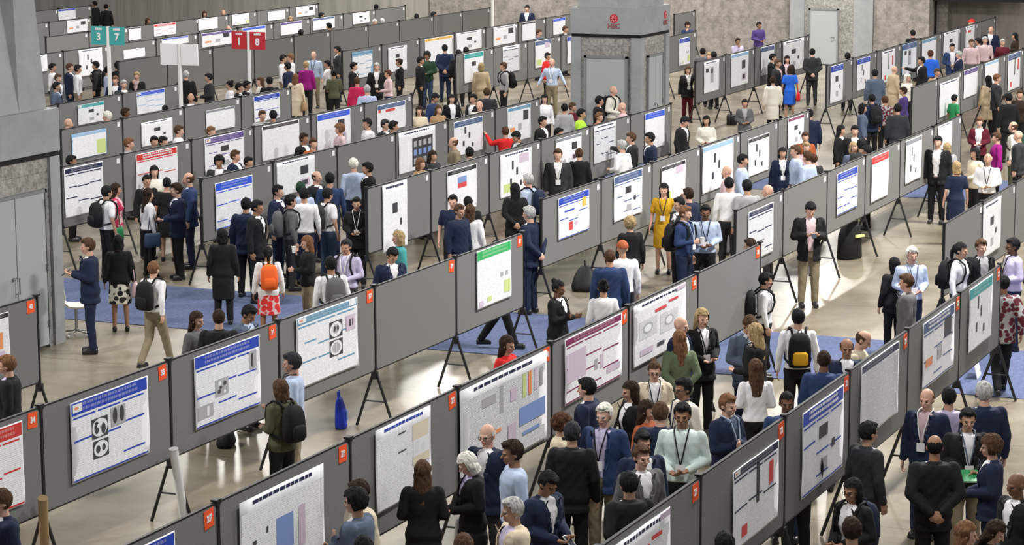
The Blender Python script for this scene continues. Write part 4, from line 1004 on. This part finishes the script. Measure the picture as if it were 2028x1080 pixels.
    if len(lb.split()) > 16: lb = 'person in %s, %s' % (what, place)
    tag(e, lb, 'person')
    return e
PEOPLE = '''
# foreground lower right and centre
3 968 300 m d suit navy white navy s brown 1 | at the lower left edge
15 703 270 m d suit black lilac black s ginger 1 G | in glasses at the left edge
388 617 60 f d sweater grey - black l darkbrown 2 | behind the blue-titled poster board
433 612 180 m d suit black white black u darkbrown 2 | beside the grey-topped woman behind the board
486 601 60 m dv suit slate lightblue grey s black 3 | lowest head behind the board near the red skirt
580 698 270 m f shirt lightblue - khaki s charcoal 2 L:charcoal =1.82 | reading the lung scan poster's neighbour
556 752 225 f f sweater olive - black o brown 1 B:black =1.66 | next to the light blue shirt
837 913 180 f f tailor black white black l brown 1 | long hair before the poster with blue bars
712 950 300 m f sweater cream - khaki s darkbrown 2 | half hidden by the grey-blue suit, bottom
706 967 250 m c suit slate white grey w black 2 | at the bottom left of centre
720 1062 180 m d suit charcoal white black s black 2 | only the head at the bottom edge
918 1058 180 m d suit charcoal white black s brown 2 | brown hair at the bottom edge
935 893 285 f fv coat black lilac black o w 1 H:white | white hair and white bag strap, bottom centre
966 838 330 m d suit navy white charcoal b w 1 G | bald with glasses before the big chart poster
1017 871 285 m d shirt lightblue - navy s darkbrown 3 | between bald man and dark green suit
1017 985 290 m f blazer cream lilac khaki s silver 2 | grey hair in the bottom centre
1077 928 45 m fv suit navy white black s black 3 P:white | young, hands together at bottom centre
1133 836 170 m d suit black white black s charcoal 2 | large back in the bottom centre
1112 820 80 f c blazer cream black navy c auburn 1 | auburn curls behind the large dark back
1197 798 335 m d blazer blue lilac khaki s w 1 L:black =1.80 | white hair and hanging badge, lower centre
1164 748 250 m d suit navy white navy s black 1 | in front of the purple-banded poster
1272 853 20 m d suit navy white navy s black 2 | head tucked behind the grey suit
1270 880 25 m d suit grey white grey s brown 1 | young with open collar, lower centre
1246 935 200 m b suit black white black s black 2 | rounded back by the near board edge
1308 797 170 m b suit navy white navy s brown 1 | back beside the rust top, lower centre
1280 793 60 f d sweater rust - black l darkbrown 2 | rust orange top in the crowd
1352 797 350 m f shirt mint - black s black 3 L:black | bearded in the lower centre
1440 780 45 m c suit navy slate navy s ginger 1 L:lightblue | arms folded by the near row
1436 1054 180 m d suit black white black s black 3 | only hair at the bottom right of centre
1250 755 290 f d cardigan black white black l darkbrown 2 | long hair left of the cream blazer
1296 716 0 f f blazer cream white black k brown 1 G L:black | in glasses below the sage green top
1355 748 300 m d shirt offwhite - navy s black 3 G L:navy | in glasses right of the cream blazer
1346 655 190 f b sweater sage - black l ginger 1 =1.66 | long fair hair in the group
1347 626 60 m d suit navy white navy n brown 1 | bald, behind the sage green top
1390 611 20 f f suit black white black l blond 1 L:black =1.74 | blond, smiling beside the bare panel
1480 621 30 m fv suit slate white navy s brown 2 L:lightblue P:white | head down beside the blond at the bare panel
1497 641 235 f f cardigan black tan black l blond 1 L:black | blond by the blue carpet
1497 712 185 f f shirt white - black l brown 2 | dark wavy hair, back to us near the carpet
1581 612 180 m d shirt white - black s black 2 B:black Y =1.74 | yellow-black backpack on the carpet
1632 694 170 m d suit blue white navy u darkbrown 4 | blue back just beyond the near row
1677 669 0 m f suit navy white navy b black 3 | balding face above the near row
1702 651 70 m dv shirt cream - khaki b brown 1 | pale shirt leaning near the balding man
1558 775 0 m d shirt blue - navy u black 4 | shaved head peeping over the near row
1806 488 10 m f shirt lightblue - navy s w 1 L:slate =1.78 | white hair in the pale aisle
1797 542 260 m d suit grey white grey s brown 1 | grey suit walking past the white-haired man
1772 510 200 f r tailor black white black o black 2 P:red =1.56 | red phone raised beside pale shirt
1902 480 60 f d shirt white - black p black 2 B:black | black backpack by the grey far board
1943 473 20 m d cardigan black lightgrey black s brown 1 | right of the backpacked figure
2008 471 280 m f shirt lilac - navy s black 4 G L:black | right edge, badge ribbon
1988 545 180 m w suit plaid white black s black 3 | patterned jacket at the right edge
1837 768 330 m d suit navy pink navy b ginger 1 L:white | red face and badge, lower right group
1880 768 180 m d shirt lilac - navy s black 2 | behind the lower right group
1950 756 190 m d suit navy white navy s silver 1 | silver hair at the lower right
1719 835 120 m d suit charcoal white charcoal s black 2 =1.74 | tall by the bright blue poster
1852 861 180 m b suit black white black b black 3 =1.80 | broad black back in the lower right
1917 808 0 m f suit black white khaki s black 2 L:slate K:green =1.76 | open collar, holding a green book
1965 863 260 f f cardigan navy white navy c brown 1 =1.68 | curly hair right of the green book
1690 948 315 f f blazer black white black o black 3 G B:navy | glasses and backpack at the bottom right
1688 1025 180 m d suit charcoal white black s darkbrown 2 | dark hair at the bottom right edge
1912 1033 80 f d sweater charcoal - black l ginger 1 | long brown hair, bottom right corner
1963 1027 60 f dv sweater charcoal - black l darkbrown 1 | dark hair, bottom right corner
2016 935 300 m d suit black white black n black 4 | shaved head at the lower right edge
1580 822 200 m d suit black white black s black 2 =1.72 | only shoes seen under the near row
# left middle
175 471 280 m p suit navy white navy s brown 1 P:black =1.84 | reading a phone by the white chair
234 466 190 f d skirt black s floral o black 3 H:pink =1.60 | black-and-white skirt by the left pillar
303 518 150 m w shirt white - khaki s ginger 1 B:black =1.66 | striding past with a black backpack
440 453 180 f d coat black black black o black 3 =1.62 | long black outfit before the crowd
487 392 170 m d suit navy white black s black 2 =1.78 | dark back before the blue poster
508 396 70 m d suit black white black s black 3 | right beside the dark-backed man
1003 665 60 f d sweater red - black l darkbrown 2 | red top behind the big chart poster
985 475 90 m w suit black black black s black 2 =1.75 | legs striding below the green poster board
1105 555 60 f c suit black white black k black 4 | hair bun, arms folded on the carpet
1195 554 185 f d shirt white - black k black 2 L:black | white back with dark straps
1208 494 180 m d suit blue white navy u brown 2 | blue back beside the orange cap
1233 477 190 m d shirt white - black h rust 2 | orange-red cap
1248 430 200 f d cardigan black white grey c blond 1 | curly blond, back to us
1049 408 240 m b suit navy white navy s silver 1 =1.86 | silver hair standing at the board end
1315 363 350 f q dress mustard - - l black 1 L:navy =1.70 | waving in the yellow dress
1346 390 300 m d suit charcoal white black s black 2 | black hair beside the yellow dress
1364 372 225 m d suit navy white navy s darkbrown 1 | behind the yellow dress
1356 407 60 m k shirt blue - navy s ginger 1 L:lightblue C:white B:black =1.84 | ginger hair, drinking
1397 405 0 m f shirt lightblue - black s black 4 L:navy =1.80 | light blue shirt with hanging badge
1444 351 170 m d shirt white - charcoal s black 2 =1.78 | white back by the pale row
1480 356 200 m d shirt lightgrey - navy s black 2 | dark hair right of the white back
1522 365 250 m d shirt offwhite - grey n brown 1 | bald, left end of the pale row
1441 327 250 m d shirt pink - grey n brown 1 | pink bald head at a blue-lined poster
1470 305 80 m d shirt lightblue - navy s black 2 | reading the black-titled poster
1550 292 0 f d suit navy white navy l black 2 L:white =1.66 | dark suit, white blouse by the pale row
1577 287 280 m d shirt lightblue - grey s brown 1 | pale blue shirt talking left
1600 299 230 m d shirt lightblue - navy s brown 1 | pale blue back by the bare pale panel
1612 305 200 f d sweater charcoal - black s auburn 1 | dark top beside pale blue back
1597 281 0 f d sweater pink - black s blond 1 | light hair behind the pale blue shirts
1604 397 5 m pv blazer black pink khaki s black 1 P:black =1.86 | reading a phone in the pale aisle
1487 472 250 f d sweater pink - black s darkbrown 2 | at the end of the bare foreground panel
1515 540 90 m d shirt white - black s black 2 B:black =1.62 | squeezed behind the bare panel end
1690 281 20 f d shirt slate - black o blond 1 | fair hair above the cobalt poster
1706 276 200 m d suit charcoal white black s black 2 | dark hair above the red-titled poster
1718 288 250 m d shirt white - black s black 3 | white shirt above the red-titled poster
1858 269 340 m d blazer black white black s black 1 =1.86 | bearded by the far end of the pale row
1876 283 190 f d coat lightgrey white grey o blond 1 =1.56 | grey coat beside the bearded man
1895 320 190 f d dress navy - - o blond 1 =1.66 | fair bob, navy dress, right side
1932 293 300 f f sweater cream - black o black 2 | facing the navy dress
1957 303 345 m f shirt white - black b w 2 L:black | red-faced in white, right side
1940 232 345 f f cardigan maroon white black s ginger 1 L:white | maroon jacket, upper right
2008 240 250 m d shirt offwhite - olive b brown 1 B:darkgreen | balding with dark rucksack, right edge
2018 258 250 m d suit charcoal white black n brown 1 | bald at the right edge
1975 262 270 f d sweater magenta - black s brown 1 | magenta top, right side
1105 294 0 m d suit charcoal white black s brown 1 L:white =1.80 | bearded above the blue-titled poster
1147 294 180 f d tailor black white black k brown 1 H:black | hair bun beside the bearded man
1047 344 240 m d shirt lightblue - navy s silver 1 B:navy | navy rucksack at the map poster
1020 363 190 f b coat black black black l black 2 =1.68 | all black at the map poster
899 271 280 m d sweater khaki - black b brown 1 | khaki top before the blue-titled poster
930 291 180 m d suit black white black s black 2 | black hair right of the khaki top
856 298 45 f d sweater charcoal - black l darkbrown 2 | long hair under the brain image poster
832 313 60 f d sweater tan - black o ginger 1 | fair hair under the brain image poster
1001 251 200 f q sweater red - black s auburn 1 | red top at the teal-drawing poster
1027 258 300 m dv suit charcoal white black s black 2 | head bent beside the red top
1074 230 60 m d suit black white black s black 1 | black suit left of the central pillar
1106 253 60 m d suit black white black s black 2 | head behind the row, left of pillar
897 385 350 m d tee navy - black s black 1 =1.72 | polo shirt, arm reaching down
909 404 45 m d sweater navy - navy s brown 2 =1.72 | navy top next to the white blouse
927 389 180 m d suit black white black s black 2 =1.62 | black hair behind the navy tops
931 405 170 f d cardigan white white black l brown 1 =1.66 | white jacket, long brown hair
790 457 285 f d sweater teal - navy o blond 1 | teal top by the grey poster
774 487 30 m dv suit navy white navy s black 2 | head bent under the tall grey poster
700 313 200 m d shirt lightblue - navy s w 1 =1.80 | white hair at the bare panel
729 321 280 m d suit black white black s black 2 | dark suit facing the white-haired man
706 390 0 f f tailor black black black s black 2 L:white =1.66 | hands together at the board end
549 366 70 m d suit navy white navy s black 1 | navy suit at the dark-striped poster
574 385 110 m d shirt grey - charcoal s black 2 B:grey =1.74 | large grey rucksack
595 360 190 m d shirt lightblue - navy s darkgreen 2 | dark green hair band in the crowd
626 338 60 m d suit charcoal white navy b darkbrown 1 | balding in the middle crowd
653 342 190 m d shirt blue - navy s black 2 | blue jacket back in the crowd
648 373 135 m d tee white - denim s black 2 B:charcoal =1.70 | white t-shirt with rucksack
609 467 290 f h sweater black - khaki l ginger 1 C:white =1.62 | long fair hair with a cup
686 473 340 m f shirt lilac - charcoal s charcoal 2 B:black L:white =1.70 | moustached in the aisle
530 488 190 f d skirt white s redflor p black 3 B:orange =1.56 | red patterned skirt, orange bag
655 508 200 m d shirt white - navy s black 3 B:grey | white shirt, grey rucksack
602 372 180 m d shirt white - navy s black 2 | black hair between the rucksacks
210 368 130 m d tee white - black s black 2 B:black =1.74 | black rucksack by the left pillar
228 363 100 f d sweater pinkflor - black l darkbrown 2 H:green =1.66 | pink flowered top and green bag
305 328 20 f d shirt offwhite - black l black 1 | cream blouse before the red poster
290 346 30 f d suit black white black s black 2 | black hair left of the cream blouse
292 373 120 f d shirt white - black l darkbrown 1 H:denim =1.66 | white blouse with dark bags
330 352 180 f d dress black - - s black 2 =1.62 | black dress behind the navy suits
350 362 290 m f suit navy white black s darkbrown 1 =1.80 | navy suit on the left, hands forward
374 341 275 m d suit blue lightblue navy b brown 1 =1.84 | blue suit behind the navy suit
434 308 0 m d suit charcoal white black c black 3 | curly hair above the middle board
465 297 70 m d suit navy white navy s brown 1 | navy suit above the middle board
491 310 60 f d suit black white black s black 2 | right of the navy suit, middle board
# behind and between back rows, left
140 307 90 m d suit black white black s black 3 | head below the sky blue poster
254 273 90 m d shirt lightgrey - grey s ginger 1 | reddish head left of the white poster
305 269 30 m d suit black white black s black 2 | dark head under a white text poster
322 270 60 m d suit navy white navy s black 2 | second dark head under the text poster
353 248 90 m d shirt white - navy s brown 1 | white shirt between two left rows
417 250 60 m d suit charcoal white black s ginger 1 | reddish head below the tilted grey poster
460 219 280 f d cardigan black white black s black 2 | standing before the tilted grey poster
134 234 90 m d suit black white black n brown 1 | bald head beneath the teal-titled poster
213 220 270 m d shirt white - grey s w 1 | white hair right of the teal-titled poster
247 213 100 m d suit black white black s darkbrown 4 | dark head right of the white hair
327 208 180 m d suit black white black s black 2 =1.6 | black hair at the light blue poster
103 125 90 m d shirt white - navy s black 2 | beside the pillar, upper left
114 146 60 m d suit grey white navy s brown 1 | brown hair beside the pillar, upper left
111 162 90 m f suit slate lightblue navy s black 2 | lowest of the pillar trio, upper left
137 125 90 m d suit navy white navy s auburn 1 | navy suit at the upper left
153 128 100 m d shirt white - khaki s black 2 | white shirt left of the tall poster
190 121 270 m d shirt charcoal - black s black 2 B:black | reading the tall upper left poster
213 131 100 m d shirt lightblue - black s black 2 | light blue shirt by the teal sign
228 150 0 m d suit navy white navy s ginger 1 | reddish face under the teal sign pole
245 158 20 m d suit charcoal white black s silver 1 | grey hair right of the teal sign pole
232 122 180 m d suit black white black s black 2 | dark head by the teal sign pole
271 142 350 f h suit black pink black s blond 1 | fair hair holding hands up, upper left
368 140 180 m d suit black white black s silver 1 | behind the white sign pole
414 145 280 m f suit charcoal lightgrey charcoal s black 2 | beside the white sign at bare boards
378 184 0 m d suit charcoal white black n brown 2 | bald under the white sign
455 160 270 f f shirt white - black k black 2 | white blouse left of the red sign pole
473 164 90 m d suit black white black s black 2 | black hair left of the red sign pole
488 160 90 m d suit black white black s black 3 | second head left of the red sign pole
516 153 300 f d shirt offwhite - black l brown 1 | brown hair right of the red sign pole
534 152 180 m d suit black white black s black 2 | dark head right of the red sign pole
519 218 30 m d shirt lightgrey - navy s brown 1 | brown head under a blue-titled poster
541 218 200 m d suit black white black s black 2 | dark head under a blue-titled poster
560 108 90 m d shirt white - khaki s black 2 | white shirt at the bare boards
576 106 270 m d shirt white - navy s ginger 1 | reddish head at the bare boards
570 123 250 m d suit navy white black s black 3 | navy back at the bare boards
621 101 350 m d shirt lightblue - khaki n brown 1 L:navy | bald in light blue at bare boards
606 121 180 f d sweater magenta - black s blond 1 =1.68 | magenta top in the far group
585 146 170 f d coat cream cream black l ginger 1 H:tan =1.62 | cream coat in the far group
649 119 280 f d shirt white - black s black 2 =1.66 | white blouse, black trousers, far group
661 138 190 f f sweater olive - black s black 3 =1.62 | olive jacket in the far group
669 91 285 m d suit charcoal white denim s black 2 | dark suit standing behind the far group
700 123 80 m d suit black white black s black 1 | black jacket at the blue far poster
707 153 180 f d sweater crimson - black s brown 2 | crimson top near the far group
727 168 180 m d shirt lightblue - navy s silver 1 | grey hair behind a far board
746 124 0 m d suit black white black s silver 1 L:white | suit with badge between far posters
769 138 280 f f shirt pink - navy s auburn 1 | pink shirt between far posters
791 116 280 f d cardigan black white black s darkbrown 2 | black jacket at the dark-square poster
846 102 340 m f sweater darkgreen - denim c black 3 =1.78 | dark green jumper and jeans
832 112 90 m d suit black white black s black 2 | behind the dark green jumper
881 88 180 m b suit navy white navy s black 2 =1.82 | navy suit at the yellow poster
953 124 180 f d coat beige beige khaki o blond 1 | beige coat at the teal far poster
998 123 285 m d shirt lightgrey - black s brown 1 B:black | light grey shirt with rucksack, far aisle
908 98 180 m d suit black white black s black 2 | head above the teal-titled far poster
923 93 180 m d suit black white black s black 3 | second head above the teal far poster
858 183 60 m dv shirt blue - navy s black 2 | blue shirt in the far middle row
830 210 0 f d shirt cream - black l darkbrown 1 | long hair, cream top, far middle
868 208 30 f d sweater tan - black l brown 1 | tan top in the far middle row
894 187 20 f d cardigan black white black l black 1 | long black hair, far middle row
938 186 320 m d suit black white black s black 2 | dark hair by the beige coat
950 199 340 m d shirt offwhite - grey n brown 1 | pale head below the beige coat
964 174 200 m d suit charcoal white black s brown 1 | dark jacket right of the beige coat
728 234 300 m f shirt white - navy s black 2 | white shirt at the lavender poster
762 236 60 m d suit charcoal white black s charcoal 1 | grey hair under the lavender poster
778 239 100 m d suit black white black s black 2 | black hair under the lavender poster
673 245 290 f d sweater pink - black c ginger 1 | curly ginger at the vivid blue poster
601 263 60 m d suit black white black s darkbrown 3 | dark head at the brown-titled poster
620 273 30 f d sweater rust - black s auburn 1 | reddish head at the brown-titled poster
# far left top
188 2 250 m d suit black black black s black 2 =1.75 | all black above the teal sign
210 8 180 f d coat black black black s black 2 =1.70 | slim black figure above the teal sign
292 36 60 f d sweater darkgreen - black o brown 3 | green top by the last row, upper left
405 22 30 f d suit black white black o brown 1 | brown hair behind the last row
442 19 0 m d shirt cream - khaki n blond 1 | pale head behind the last row
452 50 0 m d shirt pink - grey n brown 1 | pink head above the red sign
575 32 0 m d shirt cream - grey s blond 1 | fair head on the distant rows
596 58 180 m d suit black white black s black 2 | black hair at the purple distant poster
652 45 250 m d suit black white black s black 2 | dark head at a distant blue poster
745 8 180 m d suit black white black s black 2 | head over the farthest panel
742 38 20 m d shirt white - grey s w 1 | white head behind the bare boards
757 36 200 m d suit black offwhite grey s silver 1 | grey head behind the bare boards
825 27 180 m d suit black white black s black 2 | black hair behind the bare boards
858 23 90 m d suit black white black s black 3 | second dark head behind the bare boards
636 25 100 m d suit black white black s black 2 | head by the last row's right end
1044 10 350 m d suit navy white navy s black 1 | suited before the back wall
1067 58 60 m d shirt slate - navy s auburn 1 | reddish head at the narrow black-titled poster
1119 51 60 m d suit black white black s brown 2 | head near the pillar top
1084 104 60 f d sweater red - black s black 2 | red top behind the khaki trousers
1093 115 350 m o shirt lightblue - khaki b w 1 L:white =1.76 | khaki trousers, arms apart
1078 187 10 f d shirt white - black l black 1 | long black hair left of the pillar
1118 205 190 f d sweater lightgrey - black s black 2 | light grey top left of the pillar
1133 203 60 f d sweater maroon - black s brown 2 | reddish top left of the pillar
1150 215 90 m d sweater lime - black s black 2 | lime green top at the pillar foot
1186 190 100 m d suit black white black s black 2 | black jacket before the pillar door
1214 169 60 m f shirt offwhite - khaki n brown 1 B:black | bald with rucksack before the pillar door
1233 202 280 m d shirt pink - grey n brown 1 | bald pink head before the pillar door
1186 222 60 f d sweater rust - black s ginger 1 | ginger head before the pillar
1251 262 280 m r suit charcoal white navy s brown 1 | pointing left at a poster
1288 262 280 m d suit navy white navy s black 2 | navy suit right of the pointing one
1232 277 230 m f shirt white - navy s silver 1 | white shirt below the pointing arm
1352 229 60 m dv suit black white black s black 1 =1.76 | head bowed right of the pillar
1399 229 350 f f shirt offwhite - black o black 2 | cream blouse at the row right of pillar
1362 44 0 f h sweater blue - black c darkbrown 1 | curly hair at the pillar's right edge
1362 131 10 f q tailor black white maroon o brown 1 L:white =1.64 | raising a hand, reddish trousers
1392 95 180 m d suit grey white grey s black 2 | grey suit at the black-block poster
1404 104 0 f d sweater slate - black s blond 1 | light hair at the black-block poster
1414 102 200 m d suit charcoal white black s black 3 | third head at the black-block poster
1461 75 20 f h sweater lilac - black s darkbrown 3 | lilac top behind far row, upper right
1503 43 30 m f sweater purple - charcoal s black 3 | purple-navy top before the wall
1475 196 0 f f suit grey lightgrey grey s black 2 =1.56 | grey suit near the black box bag
1530 106 80 m d suit black white black s black 1 | black suit in the bright far group
1540 117 60 m d suit charcoal pink black s brown 2 | behind the black suit, far group
1559 110 0 f d cardigan black pink black l black 1 | long dark hair, far group
1565 130 170 f d dress brightblue - - o darkbrown 2 H:red =1.60 | bright blue dress, red bag
1531 152 190 m d coat offwhite offwhite black s darkbrown 2 =1.62 | white robe-like coat, far aisle
1609 96 180 m b suit charcoal white charcoal s black 1 =1.76 | dark suit before the wall door
1679 104 180 m d suit black white black s black 2 | dark head behind the far right row
1733 137 190 m d suit slate white charcoal s black 2 | grey-blue suit back, far right
1771 130 120 f d coat beige beige tan n blond 1 | beige coat in the far right aisle
1797 146 40 f d shirt offwhite - black o w 1 | white hair in the far right aisle
1826 112 280 m r suit black white black s black 2 | black jacket with arm up, far right
1843 99 180 m d shirt brightblue - navy s auburn 2 | bright blue shirt, far right
1856 135 20 m d suit tan white black s brown 2 | face above the bare far right panel
1886 86 0 m f blazer blue white navy s black 2 L:white | blue blazer with badge, far right
1900 101 270 f d suit navy pink black s silver 1 | grey hair, navy jacket, far right
1924 77 0 m d shirt pink - grey s brown 2 | pink shirt under the red cap row
1938 75 250 f f shirt lightgrey - black s black 2 | grey top near the upper right
1951 72 0 m d shirt pink - grey s silver 1 | pale head near the upper right
1963 52 340 m d suit navy white navy n brown 1 L:white | bald in navy, upper right
1986 77 0 f d sweater maroon - black s silver 1 | grey-haired at the upper right
2011 65 270 f f sweater darkbrown - black l black 2 | long black hair at the upper right edge
1808 59 200 m d suit black white black s black 1 | head above the blue-grey poster
1925 38 270 m d shirt pink - grey h red 1 | red cap over the far row
1727 186 200 m d suit navy white black s black 2 B:black =1.72 | navy jacket in the dark group
1708 205 90 f d sweater slate - black o black 2 | left of the dark group
1753 190 200 f d shirt plaid - black s auburn 2 L:white | plaid top in the dark group
1790 172 260 f d suit purple pink black s darkbrown 2 | dark purple top in the dark group
1778 205 180 m d suit charcoal white charcoal s black 2 | charcoal back in the dark group
1890 187 120 f d tee green - navy s black 2 =1.5 | green t-shirt at the blank poster
1958 150 190 f d coat beige beige black l black 2 =1.66 | beige coat and long black hair
1974 146 90 m d suit charcoal white black s ginger 1 | behind the beige coat, upper right
1998 184 200 m d suit black white black s black 2 | dark jacket near the right edge
2020 178 0 f d sweater darkbrown - black s brown 1 | brown top at the right edge
1604 216 180 m d suit navy white navy s black 2 =1.70 | navy back at the pink poster's end
1693 248 0 m d suit black white black s black 1 | face in the right aisle
1665 248 60 f d cardigan black white black l black 2 | long dark hair, right aisle
1595 261 0 f d sweater rust - black s auburn 1 | auburn hair by the pink poster
'''
for ln in PEOPLE.strip().splitlines():
    ln = ln.strip()
    if ln and ln[0] != '#':
        try: person(ln)
        except Exception as ex: print('BAD LINE', ln, repr(ex)); raise
print('persons', len(PERSONS))
for e_, (X_, Y_) in zip(PERSONS, PL):
    l_ = e_['label']
    if len(l_.split()) > 16: print('LONG', l_)
for k_, v_ in LABELS.items():
    if len(v_) > 1: print('DUPLICATE LABEL', k_, v_)
print('objects', len(D.objects))
